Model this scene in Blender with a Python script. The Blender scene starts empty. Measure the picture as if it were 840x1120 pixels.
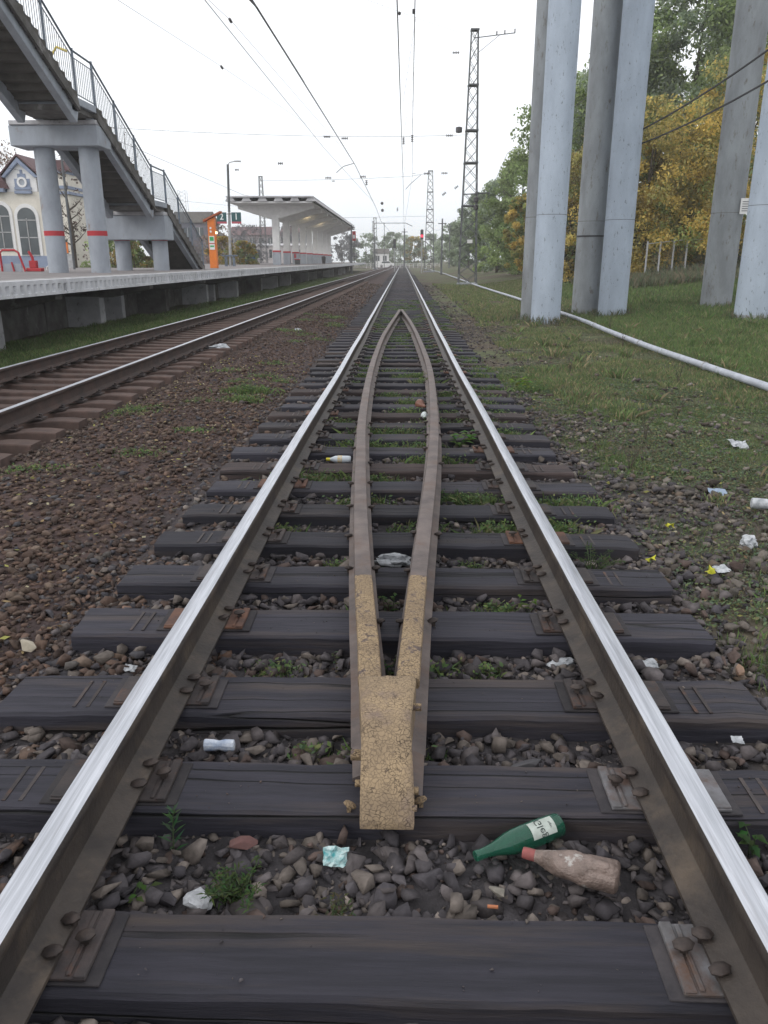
import bpy, bmesh, math, random
import numpy as np
from mathutils import Vector, Matrix, Euler
random.seed(7); rng = np.random.default_rng(11)
R = math.radians
scene = bpy.context.scene
COL = scene.collection

# ------------------------------------------------------------------ materials
def new_mat(name):
    m = bpy.data.materials.new(name); m.use_nodes = True
    nt = m.node_tree; b = nt.nodes['Principled BSDF']
    return m, nt, b
def nd(nt, t, **kw):
    n = nt.nodes.new(t)
    for k, v in kw.items(): setattr(n, k, v)
    return n
def mat(name, c1, c2=None, scale=4., rough=.8, metal=0., bump=.3, bscale=30., dist=.01, stretch=(1,1,1),
        c3=None, c3scale=12., c3th=(.6,.7), rnd=0., spec=.4, fine=0., trans=0.):
    m, nt, b = new_mat(name); L = nt.links.new
    c2 = c2 or tuple(x*.7 for x in c1)
    tc = nd(nt, 'ShaderNodeTexCoord'); mp = nd(nt, 'ShaderNodeMapping'); mp.inputs['Scale'].default_value = stretch
    oi = nd(nt, 'ShaderNodeObjectInfo')
    ad = nd(nt, 'ShaderNodeVectorMath', operation='ADD'); sc = nd(nt, 'ShaderNodeMath', operation='MULTIPLY'); sc.inputs[1].default_value = 37.
    L(oi.outputs['Random'], sc.inputs[0]); L(tc.outputs['Object'], ad.inputs[0]); L(sc.outputs[0], ad.inputs[1]); L(ad.outputs[0], mp.inputs[0])
    n1 = nd(nt, 'ShaderNodeTexNoise'); n1.inputs['Scale'].default_value = scale; n1.inputs['Detail'].default_value = 7; n1.inputs['Roughness'].default_value = .62
    L(mp.outputs[0], n1.inputs['Vector'])
    r1 = nd(nt, 'ShaderNodeValToRGB'); r1.color_ramp.elements[0].position = .36; r1.color_ramp.elements[1].position = .64
    r1.color_ramp.elements[0].color = (*c2, 1); r1.color_ramp.elements[1].color = (*c1, 1)
    L(n1.outputs['Fac'], r1.inputs[0]); out = r1.outputs[0]
    if c3:
        n3 = nd(nt, 'ShaderNodeTexNoise'); n3.inputs['Scale'].default_value = c3scale; n3.inputs['Detail'].default_value = 8; n3.inputs['Roughness'].default_value = .7
        L(mp.outputs[0], n3.inputs['Vector'])
        r3 = nd(nt, 'ShaderNodeValToRGB'); r3.color_ramp.elements[0].position = c3th[0]; r3.color_ramp.elements[1].position = c3th[1]
        L(n3.outputs['Fac'], r3.inputs[0])
        mx = nd(nt, 'ShaderNodeMix', data_type='RGBA'); L(r3.outputs[0], mx.inputs[0]); L(out, mx.inputs[6]); mx.inputs[7].default_value = (*c3, 1)
        out = mx.outputs[2]
    if rnd:
        hs = nd(nt, 'ShaderNodeHueSaturation'); mr = nd(nt, 'ShaderNodeMapRange'); mr.inputs[3].default_value = 1-rnd; mr.inputs[4].default_value = 1+rnd
        L(oi.outputs['Random'], mr.inputs[0]); L(mr.outputs[0], hs.inputs['Value']); L(out, hs.inputs['Color']); out = hs.outputs[0]
    L(out, b.inputs['Base Color'])
    b.inputs['Roughness'].default_value = rough; b.inputs['Metallic'].default_value = metal
    b.inputs['Specular IOR Level'].default_value = spec
    if trans: b.inputs['Transmission Weight'].default_value = trans
    if bump:
        nb = nd(nt, 'ShaderNodeTexNoise'); nb.inputs['Scale'].default_value = bscale; nb.inputs['Detail'].default_value = 6; nb.inputs['Roughness'].default_value = .65
        L(mp.outputs[0], nb.inputs['Vector'])
        bp = nd(nt, 'ShaderNodeBump'); bp.inputs['Strength'].default_value = bump; bp.inputs['Distance'].default_value = dist
        L(nb.outputs['Fac'], bp.inputs['Height']); L(bp.outputs[0], b.inputs['Normal'])
    return m
def attr_mat(name, rough=.9, bump=.4, bscale=60, trans=0., dist=.01, vary=.35, spec=.3, nscale=25.):
    m, nt, b = new_mat(name); L = nt.links.new
    at = nd(nt, 'ShaderNodeAttribute', attribute_name='Col')
    tc = nd(nt, 'ShaderNodeTexCoord')
    n1 = nd(nt, 'ShaderNodeTexNoise'); n1.inputs['Scale'].default_value = nscale; n1.inputs['Detail'].default_value = 6
    L(tc.outputs['Object'], n1.inputs['Vector'])
    mr = nd(nt, 'ShaderNodeMapRange'); mr.inputs[1].default_value = .3; mr.inputs[2].default_value = .7
    mr.inputs[3].default_value = 1-vary; mr.inputs[4].default_value = 1+vary
    L(n1.outputs['Fac'], mr.inputs[0])
    hs = nd(nt, 'ShaderNodeHueSaturation'); L(at.outputs['Color'], hs.inputs['Color']); L(mr.outputs[0], hs.inputs['Value'])
    L(hs.outputs[0], b.inputs['Base Color']); b.inputs['Roughness'].default_value = rough; b.inputs['Specular IOR Level'].default_value = spec
    if bump:
        nb = nd(nt, 'ShaderNodeTexNoise'); nb.inputs['Scale'].default_value = bscale; nb.inputs['Detail'].default_value = 5
        L(tc.outputs['Object'], nb.inputs['Vector'])
        bp = nd(nt, 'ShaderNodeBump'); bp.inputs['Strength'].default_value = bump; bp.inputs['Distance'].default_value = dist
        L(nb.outputs['Fac'], bp.inputs['Height']); L(bp.outputs[0], b.inputs['Normal'])
    if trans:
        tr = nd(nt, 'ShaderNodeBsdfTranslucent'); L(hs.outputs[0], tr.inputs['Color'])
        ms = nd(nt, 'ShaderNodeMixShader'); ms.inputs[0].default_value = trans
        out = nt.nodes['Material Output']; L(b.outputs[0], ms.inputs[1]); L(tr.outputs[0], ms.inputs[2]); L(ms.outputs[0], out.inputs[0])
    return m
def flat(name, c, rough=.6, metal=0., emit=0., trans=0.):
    m, nt, b = new_mat(name); b.inputs['Base Color'].default_value = (*c, 1); b.inputs['Roughness'].default_value = rough; b.inputs['Metallic'].default_value = metal
    if emit: b.inputs['Emission Color'].default_value = (*c, 1); b.inputs['Emission Strength'].default_value = emit
    if trans: b.inputs['Transmission Weight'].default_value = trans
    return m

MT = {}
MT['tie'] = mat('creosoted_wood', (.033,.032,.044), (.018,.018,.025), scale=9, stretch=(.25,3.5,3.5), rough=.74, bump=.6, bscale=22, dist=.008, rnd=.3, c3=(.060,.048,.044), c3scale=1.9, c3th=(.50,.68), spec=.35)
MT['tie_brown'] = mat('weathered_brown_wood', (.07,.05,.047), (.03,.024,.026), scale=7, stretch=(.35,3.5,3.5), rough=.85, bump=.7, bscale=14, dist=.012, rnd=.2)
def crack(m):   # long narrow splits along the grain
    nt = m.node_tree; L = nt.links.new; b = nt.nodes['Principled BSDF']
    tc = nd(nt,'ShaderNodeTexCoord'); mp = nd(nt,'ShaderNodeMapping'); mp.inputs['Scale'].default_value = (.10,5.5,3)
    oi = nd(nt,'ShaderNodeObjectInfo'); sc = nd(nt,'ShaderNodeMath',operation='MULTIPLY'); sc.inputs[1].default_value=91
    ad = nd(nt,'ShaderNodeVectorMath',operation='ADD'); L(oi.outputs['Random'],sc.inputs[0]); L(tc.outputs['Object'],ad.inputs[0]); L(sc.outputs[0],ad.inputs[1]); L(ad.outputs[0],mp.inputs[0])
    v = nd(nt,'ShaderNodeTexNoise'); v.inputs['Scale'].default_value=1.3; v.inputs['Detail'].default_value=3; v.inputs['Roughness'].default_value=.4; L(mp.outputs[0],v.inputs['Vector'])
    a = nd(nt,'ShaderNodeMath',operation='SUBTRACT'); a.inputs[1].default_value=.5; L(v.outputs['Fac'],a.inputs[0])
    ab = nd(nt,'ShaderNodeMath',operation='ABSOLUTE'); L(a.outputs[0],ab.inputs[0])
    mr = nd(nt,'ShaderNodeMapRange'); mr.inputs[1].default_value=.0; mr.inputs[2].default_value=.010; L(ab.outputs[0],mr.inputs[0])
    old = b.inputs['Normal'].links[0].from_node
    bp = nd(nt,'ShaderNodeBump'); bp.inputs['Strength'].default_value=.8; bp.inputs['Distance'].default_value=.02; L(mr.outputs[0],bp.inputs['Height']); L(old.outputs[0],bp.inputs['Normal']); L(bp.outputs[0],b.inputs['Normal'])
    src = b.inputs['Base Color'].links[0].from_socket
    mx = nd(nt,'ShaderNodeMix',data_type='RGBA'); L(mr.outputs[0],mx.inputs[0]); mx.inputs[6].default_value=(.008,.008,.009,1); L(src,mx.inputs[7]); L(mx.outputs[2],b.inputs['Base Color'])
crack(MT['tie']); crack(MT['tie_brown'])
MT['conc_tie'] = mat('rust_dusted_concrete', (.10,.066,.056), (.06,.042,.037), scale=5, rough=.95, bump=.4, rnd=.15)
MT['plate'] = mat('dark_rust_steel', (.075,.06,.057), (.04,.036,.038), scale=14, rough=.62, metal=.35, bump=.5, bscale=60, dist=.004, rnd=.25, c3=(.12,.058,.035), c3scale=9, c3th=(.55,.72))
MT['plate_worn'] = mat('scraped_grey_steel', (.20,.20,.215), (.10,.095,.095), scale=12, rough=.55, metal=.35, bump=.5, bscale=60, dist=.004, c3=(.12,.07,.05), c3scale=7, c3th=(.52,.7))
MT['plate_rust'] = mat('orange_rust_steel', (.17,.085,.055), (.08,.05,.042), scale=12, rough=.75, metal=.2, bump=.5, bscale=60, dist=.004, rnd=.2)
MT['spike'] = mat('spike_steel', (.08,.062,.055), (.04,.034,.033), scale=30, rough=.6, metal=.4, bump=.5, bscale=90, dist=.003)
MT['shim'] = mat('old_shim_board', (.05,.045,.048), (.028,.026,.03), scale=12, rough=.85, bump=.4, rnd=.3)
MT['rail_top'] = mat('polished_rail_head', (.64,.66,.71), (.44,.46,.50), scale=9, stretch=(14,.35,1), rough=.42, metal=.9, bump=.1, bscale=30, dist=.002, c3=(.34,.34,.36), c3scale=7, c3th=(.54,.78))
MT['rail_web'] = mat('oiled_rusty_web', (.072,.060,.052), (.042,.036,.034), scale=7, rough=.55, metal=.25, bump=.7, bscale=38, dist=.006, c3=(.125,.098,.075), c3scale=5, c3th=(.52,.72))
MT['rail_web_red'] = mat('reddish_rusty_web', (.07,.045,.038), (.04,.03,.028), scale=5, rough=.8, metal=.1, bump=.3)
MT['guard'] = mat('worn_guard_rail', (.165,.135,.125), (.09,.075,.072), scale=6, rough=.62, metal=.25, bump=.45, bscale=50, dist=.004, c3=(.13,.085,.065), c3scale=5, c3th=(.5,.7))
MT['ochre'] = mat('flaking_ochre_paint', (.34,.25,.145), (.22,.16,.10), scale=9, rough=.82, bump=1., bscale=22, dist=.012, c3=(.12,.09,.08), c3scale=18, c3th=(.55,.61))
MT['ochre_front'] = mat('scuffed_ochre_paint', (.33,.245,.15), (.215,.16,.105), scale=7, rough=.85, bump=.7, bscale=16, dist=.012, c3=(.20,.15,.125), c3scale=6, c3th=(.50,.66))
def crackle(m, scale, amt):
    nt = m.node_tree; L = nt.links.new; b = nt.nodes['Principled BSDF']
    tc = nd(nt,'ShaderNodeTexCoord'); n=nd(nt,'ShaderNodeTexNoise'); n.inputs['Scale'].default_value=scale*.5; n.inputs['Detail'].default_value=3
    L(tc.outputs['Object'],n.inputs['Vector']); sc=nd(nt,'ShaderNodeVectorMath',operation='SCALE'); sc.inputs['Scale'].default_value=.035; L(n.outputs['Color'],sc.inputs[0])
    ad=nd(nt,'ShaderNodeVectorMath',operation='ADD'); L(tc.outputs['Object'],ad.inputs[0]); L(sc.outputs[0],ad.inputs[1])
    v=nd(nt,'ShaderNodeTexVoronoi'); v.feature='DISTANCE_TO_EDGE'; v.inputs['Scale'].default_value=scale; L(ad.outputs[0],v.inputs['Vector'])
    mr=nd(nt,'ShaderNodeMapRange'); mr.inputs[1].default_value=.0; mr.inputs[2].default_value=.055; L(v.outputs['Distance'],mr.inputs[0])
    n2=nd(nt,'ShaderNodeTexNoise'); n2.inputs['Scale'].default_value=scale*.22; n2.inputs['Detail'].default_value=6; L(tc.outputs['Object'],n2.inputs['Vector'])
    m2=nd(nt,'ShaderNodeMapRange'); m2.inputs[1].default_value=.50; m2.inputs[2].default_value=.60; m2.inputs[3].default_value=1-amt; m2.inputs[4].default_value=0; L(n2.outputs['Fac'],m2.inputs[0])
    mx=nd(nt,'ShaderNodeMath',operation='MAXIMUM'); L(mr.outputs[0],mx.inputs[0]); inv=nd(nt,'ShaderNodeMath',operation='SUBTRACT'); inv.inputs[0].default_value=1; L(m2.outputs[0],inv.inputs[1])
    inv2=nd(nt,'ShaderNodeMath',operation='SUBTRACT'); inv2.inputs[0].default_value=1; L(inv.outputs[0],inv2.inputs[1]); L(inv2.outputs[0],mx.inputs[1])
    src=b.inputs['Base Color'].links[0].from_socket; cm=nd(nt,'ShaderNodeMix',data_type='RGBA'); L(mx.outputs[0],cm.inputs[0]); cm.inputs[6].default_value=(.11,.08,.065,1); L(src,cm.inputs[7]); L(cm.outputs[2],b.inputs['Base Color'])
    old=b.inputs['Normal'].links[0].from_node; bp=nd(nt,'ShaderNodeBump'); bp.inputs['Strength'].default_value=.9; bp.inputs['Distance'].default_value=.004; L(mx.outputs[0],bp.inputs['Height']); L(old.outputs[0],bp.inputs['Normal']); L(bp.outputs[0],b.inputs['Normal'])
crackle(MT['ochre'],70,.95); crackle(MT['ochre_front'],80,.45)
MT['conc'] = mat('painted_grey_concrete', (.41,.475,.56), (.34,.395,.47), scale=2.4, stretch=(1,1,.35), rough=.85, bump=.35, bscale=14, dist=.01, c3=(.19,.21,.23), c3scale=17, c3th=(.60,.64))
MT['conc_darker'] = mat('darker_grey_concrete', (.29,.315,.335), (.20,.215,.23), scale=2.2, stretch=(1,1,.35), rough=.9, bump=.4, bscale=14, dist=.01, c3=(.13,.115,.10), c3scale=7, c3th=(.57,.70))  # darker grey version of the column concrete, with brown blotches
MT['conc_blue'] = mat('blue_grey_painted_concrete', (.37,.405,.455), (.29,.315,.355), scale=2.2, stretch=(1,1,.5), rough=.85, bump=.4, bscale=12, c3=(.24,.185,.145), c3scale=3.2, c3th=(.60,.72))
MT['conc_old'] = mat('old_stained_concrete', (.15,.145,.14), (.07,.065,.06), scale=2, rough=.95, bump=.6, bscale=9, dist=.03, c3=(.24,.23,.23), c3scale=1.6, c3th=(.58,.66))
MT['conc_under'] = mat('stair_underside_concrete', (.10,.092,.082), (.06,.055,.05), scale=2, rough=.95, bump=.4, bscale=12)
MT['conc_white'] = mat('whitewashed_concrete', (.52,.52,.54), (.36,.36,.38), scale=2, rough=.9, bump=.4, bscale=14, c3=(.16,.15,.14), c3scale=5, c3th=(.58,.7))
MT['fascia'] = mat('pale_platform_edge', (.60,.61,.64), (.45,.46,.48), scale=2.5, rough=.9, bump=.4, bscale=20, c3=(.14,.14,.14), c3scale=4, c3th=(.6,.75))
MT['deck'] = mat('platform_asphalt', (.24,.22,.22), (.17,.16,.16), scale=2, rough=.95, bump=.3)
MT['edge_line'] = mat('worn_white_edge_paint', (.6,.6,.6), (.3,.3,.3), scale=3, rough=.8)
MT['red'] = flat('red_band_paint', (.42,.03,.04), .7)
MT['railing'] = mat('grey_blue_railing_paint', (.16,.20,.25), (.10,.12,.15), scale=5, rough=.6, bump=0)
MT['steel'] = mat('galvanised_lattice_steel', (.13,.14,.15), (.09,.095,.10), scale=3, rough=.7, metal=.2, bump=0)
MT['wire'] = flat('dark_wire', (.05,.05,.055), .6, .3)
MT['porcelain'] = flat('dark_insulator', (.045,.04,.045), .3)
MT['white_pipe'] = mat('white_painted_pipe', (.46,.49,.55), (.33,.355,.40), scale=5, rough=.5, bump=.15, c3=(.22,.2,.18), c3scale=7, c3th=(.66,.74))
MT['fence_w'] = mat('pale_fence_paint', (.42,.43,.44), (.3,.3,.3), scale=5, rough=.6, bump=0)
MT['bark'] = mat('bark', (.09,.075,.06), (.045,.038,.03), scale=8, rough=.95, bump=.8, bscale=20, dist=.03)
MT['leaf'] = attr_mat('leaves', rough=.7, bump=0, trans=.5, vary=.25, nscale=.9)
MT['blade'] = attr_mat('grass_blades', rough=.75, bump=0, trans=.25, vary=.2, nscale=2.)
MT['stone'] = attr_mat('crushed_stone', rough=.86, bump=.6, bscale=55, dist=.006, vary=.28, nscale=38)
MT['ground'] = attr_mat('ground_soil', rough=.97, bump=1., bscale=16, dist=.04, vary=.45, nscale=11)
MT['cream'] = mat('cream_plaster', (.70,.67,.60), (.60,.57,.50), scale=1.5, rough=.9, bump=.2)
MT['blue_trim'] = mat('grey_blue_trim', (.26,.31,.42), (.2,.24,.33), scale=2, rough=.85, bump=.1)
MT['roof_red'] = mat('plum_roof_sheet', (.13,.07,.075), (.09,.05,.055), scale=3, rough=.7, bump=.1)
MT['glass'] = mat('dark_window_glass', (.05,.065,.07), (.03,.04,.045), scale=1.5, rough=.12, bump=0, spec=.8)
MT['white'] = mat('off_white_paint', (.76,.76,.76), (.68,.68,.68), scale=3, rough=.7, bump=.1)
MT['orange'] = mat('orange_panel', (.72,.20,.03), (.6,.16,.03), scale=2, rough=.5, bump=0)
MT['signgreen'] = flat('dark_green_sign', (.015,.085,.09), .5)
MT['signred'] = flat('pink_red_strip', (.42,.07,.10), .5)
MT['lettering'] = flat('white_lettering', (.8,.82,.82), .5)
MT['litter'] = mat('crumpled_white_litter', (.50,.52,.55), (.24,.26,.28), scale=25, rough=.7, bump=.3, bscale=60)

# ------------------------------------------------------------------ object helpers
def absloc(o):
    v = Vector((0,0,0))
    while o is not None: v = v + o.location; o = o.parent
    return v
def tag(o, label=None, cat=None, group=None, kind=None):
    if label: o['label'] = label
    if cat: o['category'] = cat
    if group: o['group'] = group
    if kind: o['kind'] = kind
    return o
def thing(name, label, cat, loc=(0,0,0), rz=0., group=None):
    o = bpy.data.objects.new(name, None); COL.objects.link(o); o.location = loc; o.rotation_euler = (0,0,rz); o.empty_display_size = .2
    return tag(o, label, cat, group)
class MB:
    def __init__(s): s.v=[]; s.f=[]; s.m=[]
    def add(s, vs, fs, mi=0):
        n=len(s.v); s.v += [tuple(v) for v in vs]; s.f += [tuple(i+n for i in f) for f in fs]; s.m += [mi]*len(fs); return s
    def box(s, c, d, rot=None, mi=0):
        x,y,z=[q/2 for q in d]; P=[Vector((a*x,b*y,e*z)) for e in(-1,1) for b in(-1,1) for a in(-1,1)]
        if rot is not None: P=[rot@p for p in P]
        c=Vector(c); P=[p+c for p in P]
        return s.add(P, [(0,2,3,1),(4,5,7,6),(0,1,5,4),(2,6,7,3),(0,4,6,2),(1,3,7,5)], mi)
    def bx(s, x0,x1,y0,y1,z0,z1, mi=0): return s.box(((x0+x1)/2,(y0+y1)/2,(z0+z1)/2),(x1-x0,y1-y0,z1-z0),mi=mi)
    def cone(s, p0, p1, r0, r1=None, n=10, mi=0, caps=True):
        r1=r0 if r1 is None else r1; p0=Vector(p0); p1=Vector(p1); d=(p1-p0)
        if d.length<1e-6: return s
        d.normalize(); u=d.orthogonal().normalized(); w=d.cross(u)
        A=[]; 
        for p,r in((p0,r0),(p1,r1)):
            for i in range(n):
                a=2*math.pi*i/n; A.append(p+u*math.cos(a)*r+w*math.sin(a)*r)
        F=[(i,(i+1)%n,n+(i+1)%n,n+i) for i in range(n)]
        if caps: F+=[tuple(range(n-1,-1,-1)), tuple(range(n,2*n))]
        return s.add(A,F,mi)
    def tube(s, pts, r, n=6, mi=0):
        pts=[Vector(p) for p in pts]; rr = r if isinstance(r,(list,tuple)) else [r]*len(pts)
        A=[]; u=None
        for k,p in enumerate(pts):
            d=(pts[min(k+1,len(pts)-1)]-pts[max(k-1,0)]).normalized()
            if u is None: u=d.orthogonal().normalized()
            else: u=(u-d*u.dot(d)).normalized()
            w=d.cross(u)
            for i in range(n):
                a=2*math.pi*i/n; A.append(p+(u*math.cos(a)+w*math.sin(a))*rr[k])
        F=[(k*n+i,k*n+(i+1)%n,(k+1)*n+(i+1)%n,(k+1)*n+i) for k in range(len(pts)-1) for i in range(n)]
        F+=[tuple(range(n-1,-1,-1)), tuple(range((len(pts)-1)*n,len(pts)*n))]
        return s.add(A,F,mi)
    def lathe(s, prof, c=(0,0,0), M=None, n=20, mi=0):   # prof [(r,z)]
        A=[]; c=Vector(c)
        for r,z in prof:
            for i in range(n):
                a=2*math.pi*i/n; p=Vector((r*math.cos(a),r*math.sin(a),z)); A.append((M@p if M is not None else p)+c)
        F=[(k*n+i,k*n+(i+1)%n,(k+1)*n+(i+1)%n,(k+1)*n+i) for k in range(len(prof)-1) for i in range(n)]
        F+=[tuple(range(n-1,-1,-1)), tuple(range((len(prof)-1)*n,len(prof)*n))]
        return s.add(A,F,mi)
    def sweep(s, prof, path, mi=0, mif=None):  # prof [(x,z)] swept along path [(x,y,z)], profile upright
        n=len(prof); A=[]; N=len(path)
        for k,p in enumerate(path):
            a=path[max(k-1,0)]; b=path[min(k+1,N-1)]; dx,dy=b[0]-a[0],b[1]-a[1]; l=math.hypot(dx,dy); nx,ny=dy/l,-dx/l
            for x,z in prof: A.append((p[0]+nx*x,p[1]+ny*x,p[2]+z))
        for k in range(N-1):
            for i in range(n):
                j=(i+1)%n; s_m = mif(i) if mif else mi
                s.add([], [], 0)
        b0=len(s.v); s.v+=A
        for k in range(N-1):
            for i in range(n):
                j=(i+1)%n; s.f.append((b0+k*n+i,b0+k*n+j,b0+(k+1)*n+j,b0+(k+1)*n+i)); s.m.append(mif(i) if mif else mi)
        s.f.append(tuple(b0+i for i in range(n-1,-1,-1))); s.f.append(tuple(b0+(N-1)*n+i for i in range(n))); s.m+=[mi,mi]
        return s
    def prism(s, poly, y0, y1, axis='y', mi=0):
        # poly 2D; axis y: (x,z) extruded in y ; axis x: (y,z) extruded in x
        n=len(poly)
        f=(lambda p,t:(p[0],t,p[1])) if axis=='y' else ((lambda p,t:(t,p[0],p[1])) if axis=='x' else (lambda p,t:(p[0],p[1],t)))
        A=[f(p,y0) for p in poly]+[f(p,y1) for p in poly]
        F=[(i,(i+1)%n,n+(i+1)%n,n+i) for i in range(n)]+[tuple(range(n-1,-1,-1)),tuple(range(n,2*n))]
        return s.add(A,F,mi)
    def build(s, name, m, parent=None, smooth=False, bevel=0., seg=2, fixn=True, local=False, loc=None):
        me=bpy.data.meshes.new(name); off=Vector((0,0,0)) if (parent is None or local) else absloc(parent)
        if parent is None and loc is not None: off=Vector(loc)
        V=[(v[0]-off.x,v[1]-off.y,v[2]-off.z) for v in s.v] if off.length else s.v
        me.from_pydata(V,[],s.f); ms=m if isinstance(m,(list,tuple)) else [m]
        for q in ms: me.materials.append(q)
        if len(ms)>1: me.polygons.foreach_set('material_index', s.m)
        if fixn:
            bm=bmesh.new(); bm.from_mesh(me); bmesh.ops.recalc_face_normals(bm,faces=bm.faces); bm.to_mesh(me); bm.free()
        if smooth:
            me.shade_smooth()
            try: me.set_sharp_from_angle(angle=R(40))
            except Exception: pass
        o=bpy.data.objects.new(name,me); COL.objects.link(o)
        if parent is not None: o.parent=parent
        elif loc is not None: o.location=loc
        if bevel:
            b=o.modifiers.new('bevel','BEVEL'); b.width=bevel; b.segments=seg; b.limit_method='ANGLE'; b.angle_limit=R(35)
        return o
def copy_tree(o, parent=None):
    c=o.copy(); COL.objects.link(c)
    if parent is not None: c.parent=parent
    for ch in list(o.children): copy_tree(ch,c)
    return c
def np_mesh(name, V, F, mt, col=None, k=3, smooth=False):
    me=bpy.data.meshes.new(name); nV=len(V); nF=len(F)
    me.vertices.add(nV); me.vertices.foreach_set('co', np.ascontiguousarray(V,dtype=np.float32).ravel())
    me.loops.add(nF*k); me.loops.foreach_set('vertex_index', np.ascontiguousarray(F,dtype=np.int32).ravel())
    me.polygons.add(nF); me.polygons.foreach_set('loop_start', np.arange(0,nF*k,k,dtype=np.int32))
    try: me.polygons.foreach_set('loop_total', np.full(nF,k,dtype=np.int32))
    except Exception: pass
    me.materials.append(mt)
    if col is not None:
        a=me.color_attributes.new('Col','FLOAT_COLOR','POINT'); C=np.ones((nV,4),np.float32); C[:,:3]=col; a.data.foreach_set('color', C.ravel())
    me.update(calc_edges=True); me.validate()
    if smooth: me.shade_smooth()
    o=bpy.data.objects.new(name,me); COL.objects.link(o); return o

# value noise
_T=np.random.default_rng(5).random((256,256))
def vnoise(x,y,s=1.):
    x=np.asarray(x,float)*s+1000; y=np.asarray(y,float)*s+1000
    xi=np.floor(x).astype(int); yi=np.floor(y).astype(int); fx=x-xi; fy=y-yi; fx=fx*fx*(3-2*fx); fy=fy*fy*(3-2*fy)
    g=lambda a,b:_T[a%256,b%256]
    return (g(xi,yi)*(1-fx)+g(xi+1,yi)*fx)*(1-fy)+(g(xi,yi+1)*(1-fx)+g(xi+1,yi+1)*fx)*fy
def fbm(x,y,s=1.,o=4):
    t=0;a=.5;n=0
    for i in range(o): t=t+a*vnoise(np.asarray(x)+i*17.3,np.asarray(y)-i*9.1,s*2**i); n+=a; a*=.5
    return t/n
def sst(a,b,x): t=np.clip((np.asarray(x,float)-a)/(b-a),0,1); return t*t*(3-2*t)

# ------------------------------------------------------------------ ground
def t2c(y): return -4.80+.0115*np.asarray(y,float)      # centre of the far track
def hump(y):            # the near track dips gently: its bed is highest at the camera
    return np.interp(np.asarray(y,float),[-60,-5,0,2,5.6,10,15,999],[.11,.11,.105,.095,.06,.02,0,0])
def hz(x,y): return hump(y)*sst(-4.2,-2.4,x)
def gh(x,y):
    x=np.asarray(x,float); y=np.asarray(y,float)
    h=-.105+(.015+.022*sst(3.6,5,y))*(np.abs(x)<1.4)+0*x
    h=h+.03*sst(1.45,1.9,np.abs(x))*(x<0)*(x>-3.2)
    h=h+.02*sst(1.5,2.2,x)
    d=np.abs(x-t2c(y)); h=h-.035*(1-sst(1.0,1.5,d))
    h=h-.10*sst(-6.4,-7.4,x)
    h=h+1.0*np.clip((x-6)/8,0,1)*np.clip((y-15)/25,0,1)
    w=sst(1.6,3,x)+sst(-6.3,-7,x)
    h=h+(fbm(x,y,.8,3)-.5)*.10*w + (fbm(x,y,3.,3)-.5)*.035
    return h+hz(x,y)
def grassw(x,y):
    x=np.asarray(x,float); y=np.asarray(y,float)
    w=sst(-.35,.9,(x-(2.3-.10*np.minimum(y,14)))*.8+(fbm(x,y,.9,4)-.5)*3.0)
    w=np.where(x<-6.0, sst(-5.9,-6.3,x), np.where(x<1.2,0,w))
    return w
def axis(pts):
    out=[]
    for a,b,n in pts: out+=list(np.linspace(a,b,n,endpoint=False))
    return np.array(out+[pts[-1][1]])
gx=axis([(-500,-200,6),(-200,-40,16),(-40,-14,16),(-14,-7,40),(-7,9,200),(9,20,60),(20,60,30),(60,200,14),(200,500,6)])
gy=axis([(-60,-4,8),(-4,0,12),(0,12,170),(12,45,170),(45,120,100),(120,300,30),(300,950,16)])
GX,GY=np.meshgrid(gx,gy); GZ=gh(GX,GY)
V=np.stack([GX.ravel(),GY.ravel(),GZ.ravel()],1); nx=len(gx); ny=len(gy)
I=np.arange(nx*ny).reshape(ny,nx); F=np.stack([I[:-1,:-1].ravel(),I[:-1,1:].ravel(),I[1:,1:].ravel(),I[1:,:-1].ravel()],1)
X,Y=V[:,0],V[:,1]; w=grassw(X,Y)[:,None]; n=fbm(X,Y,1.3,4)[:,None]; n2=fbm(X+50,Y,.35,3)[:,None]
grav_in=np.array([.040,.037,.040]); grav_red=np.array([.058,.038,.035]); dirt=np.array([.088,.070,.052]); green=np.array([.085,.098,.048])
red=sst(-1.2,-1.9,X)[:,None]
g=grav_in*(1-red)+grav_red*red; g=g+(np.array([.055,.05,.045])-g)*sst(1.4,2.,X)[:,None]
gg=dirt*(1-sst(.42,.58,n2*.6+n*.4))+green*sst(.42,.58,n2*.6+n*.4)
C=(g*(1-w)+gg*w)*(.75+.5*n)
ground=np_mesh('ground',V,F,MT['ground'],C,k=4,smooth=True); tag(ground,kind='structure')

# ------------------------------------------------------------------ sleepers geometry constants
SY=[.80,1.368,1.965,2.492,3.098,3.652]; 
while SY[-1]<96: SY.append(SY[-1]+.575+random.uniform(-.02,.02))
SW=[random.uniform(.225,.265) for _ in SY]; SW[1]=.232; SW[2]=.242; SW[3]=.270; SW[4]=.272
RAILX=.797
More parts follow.
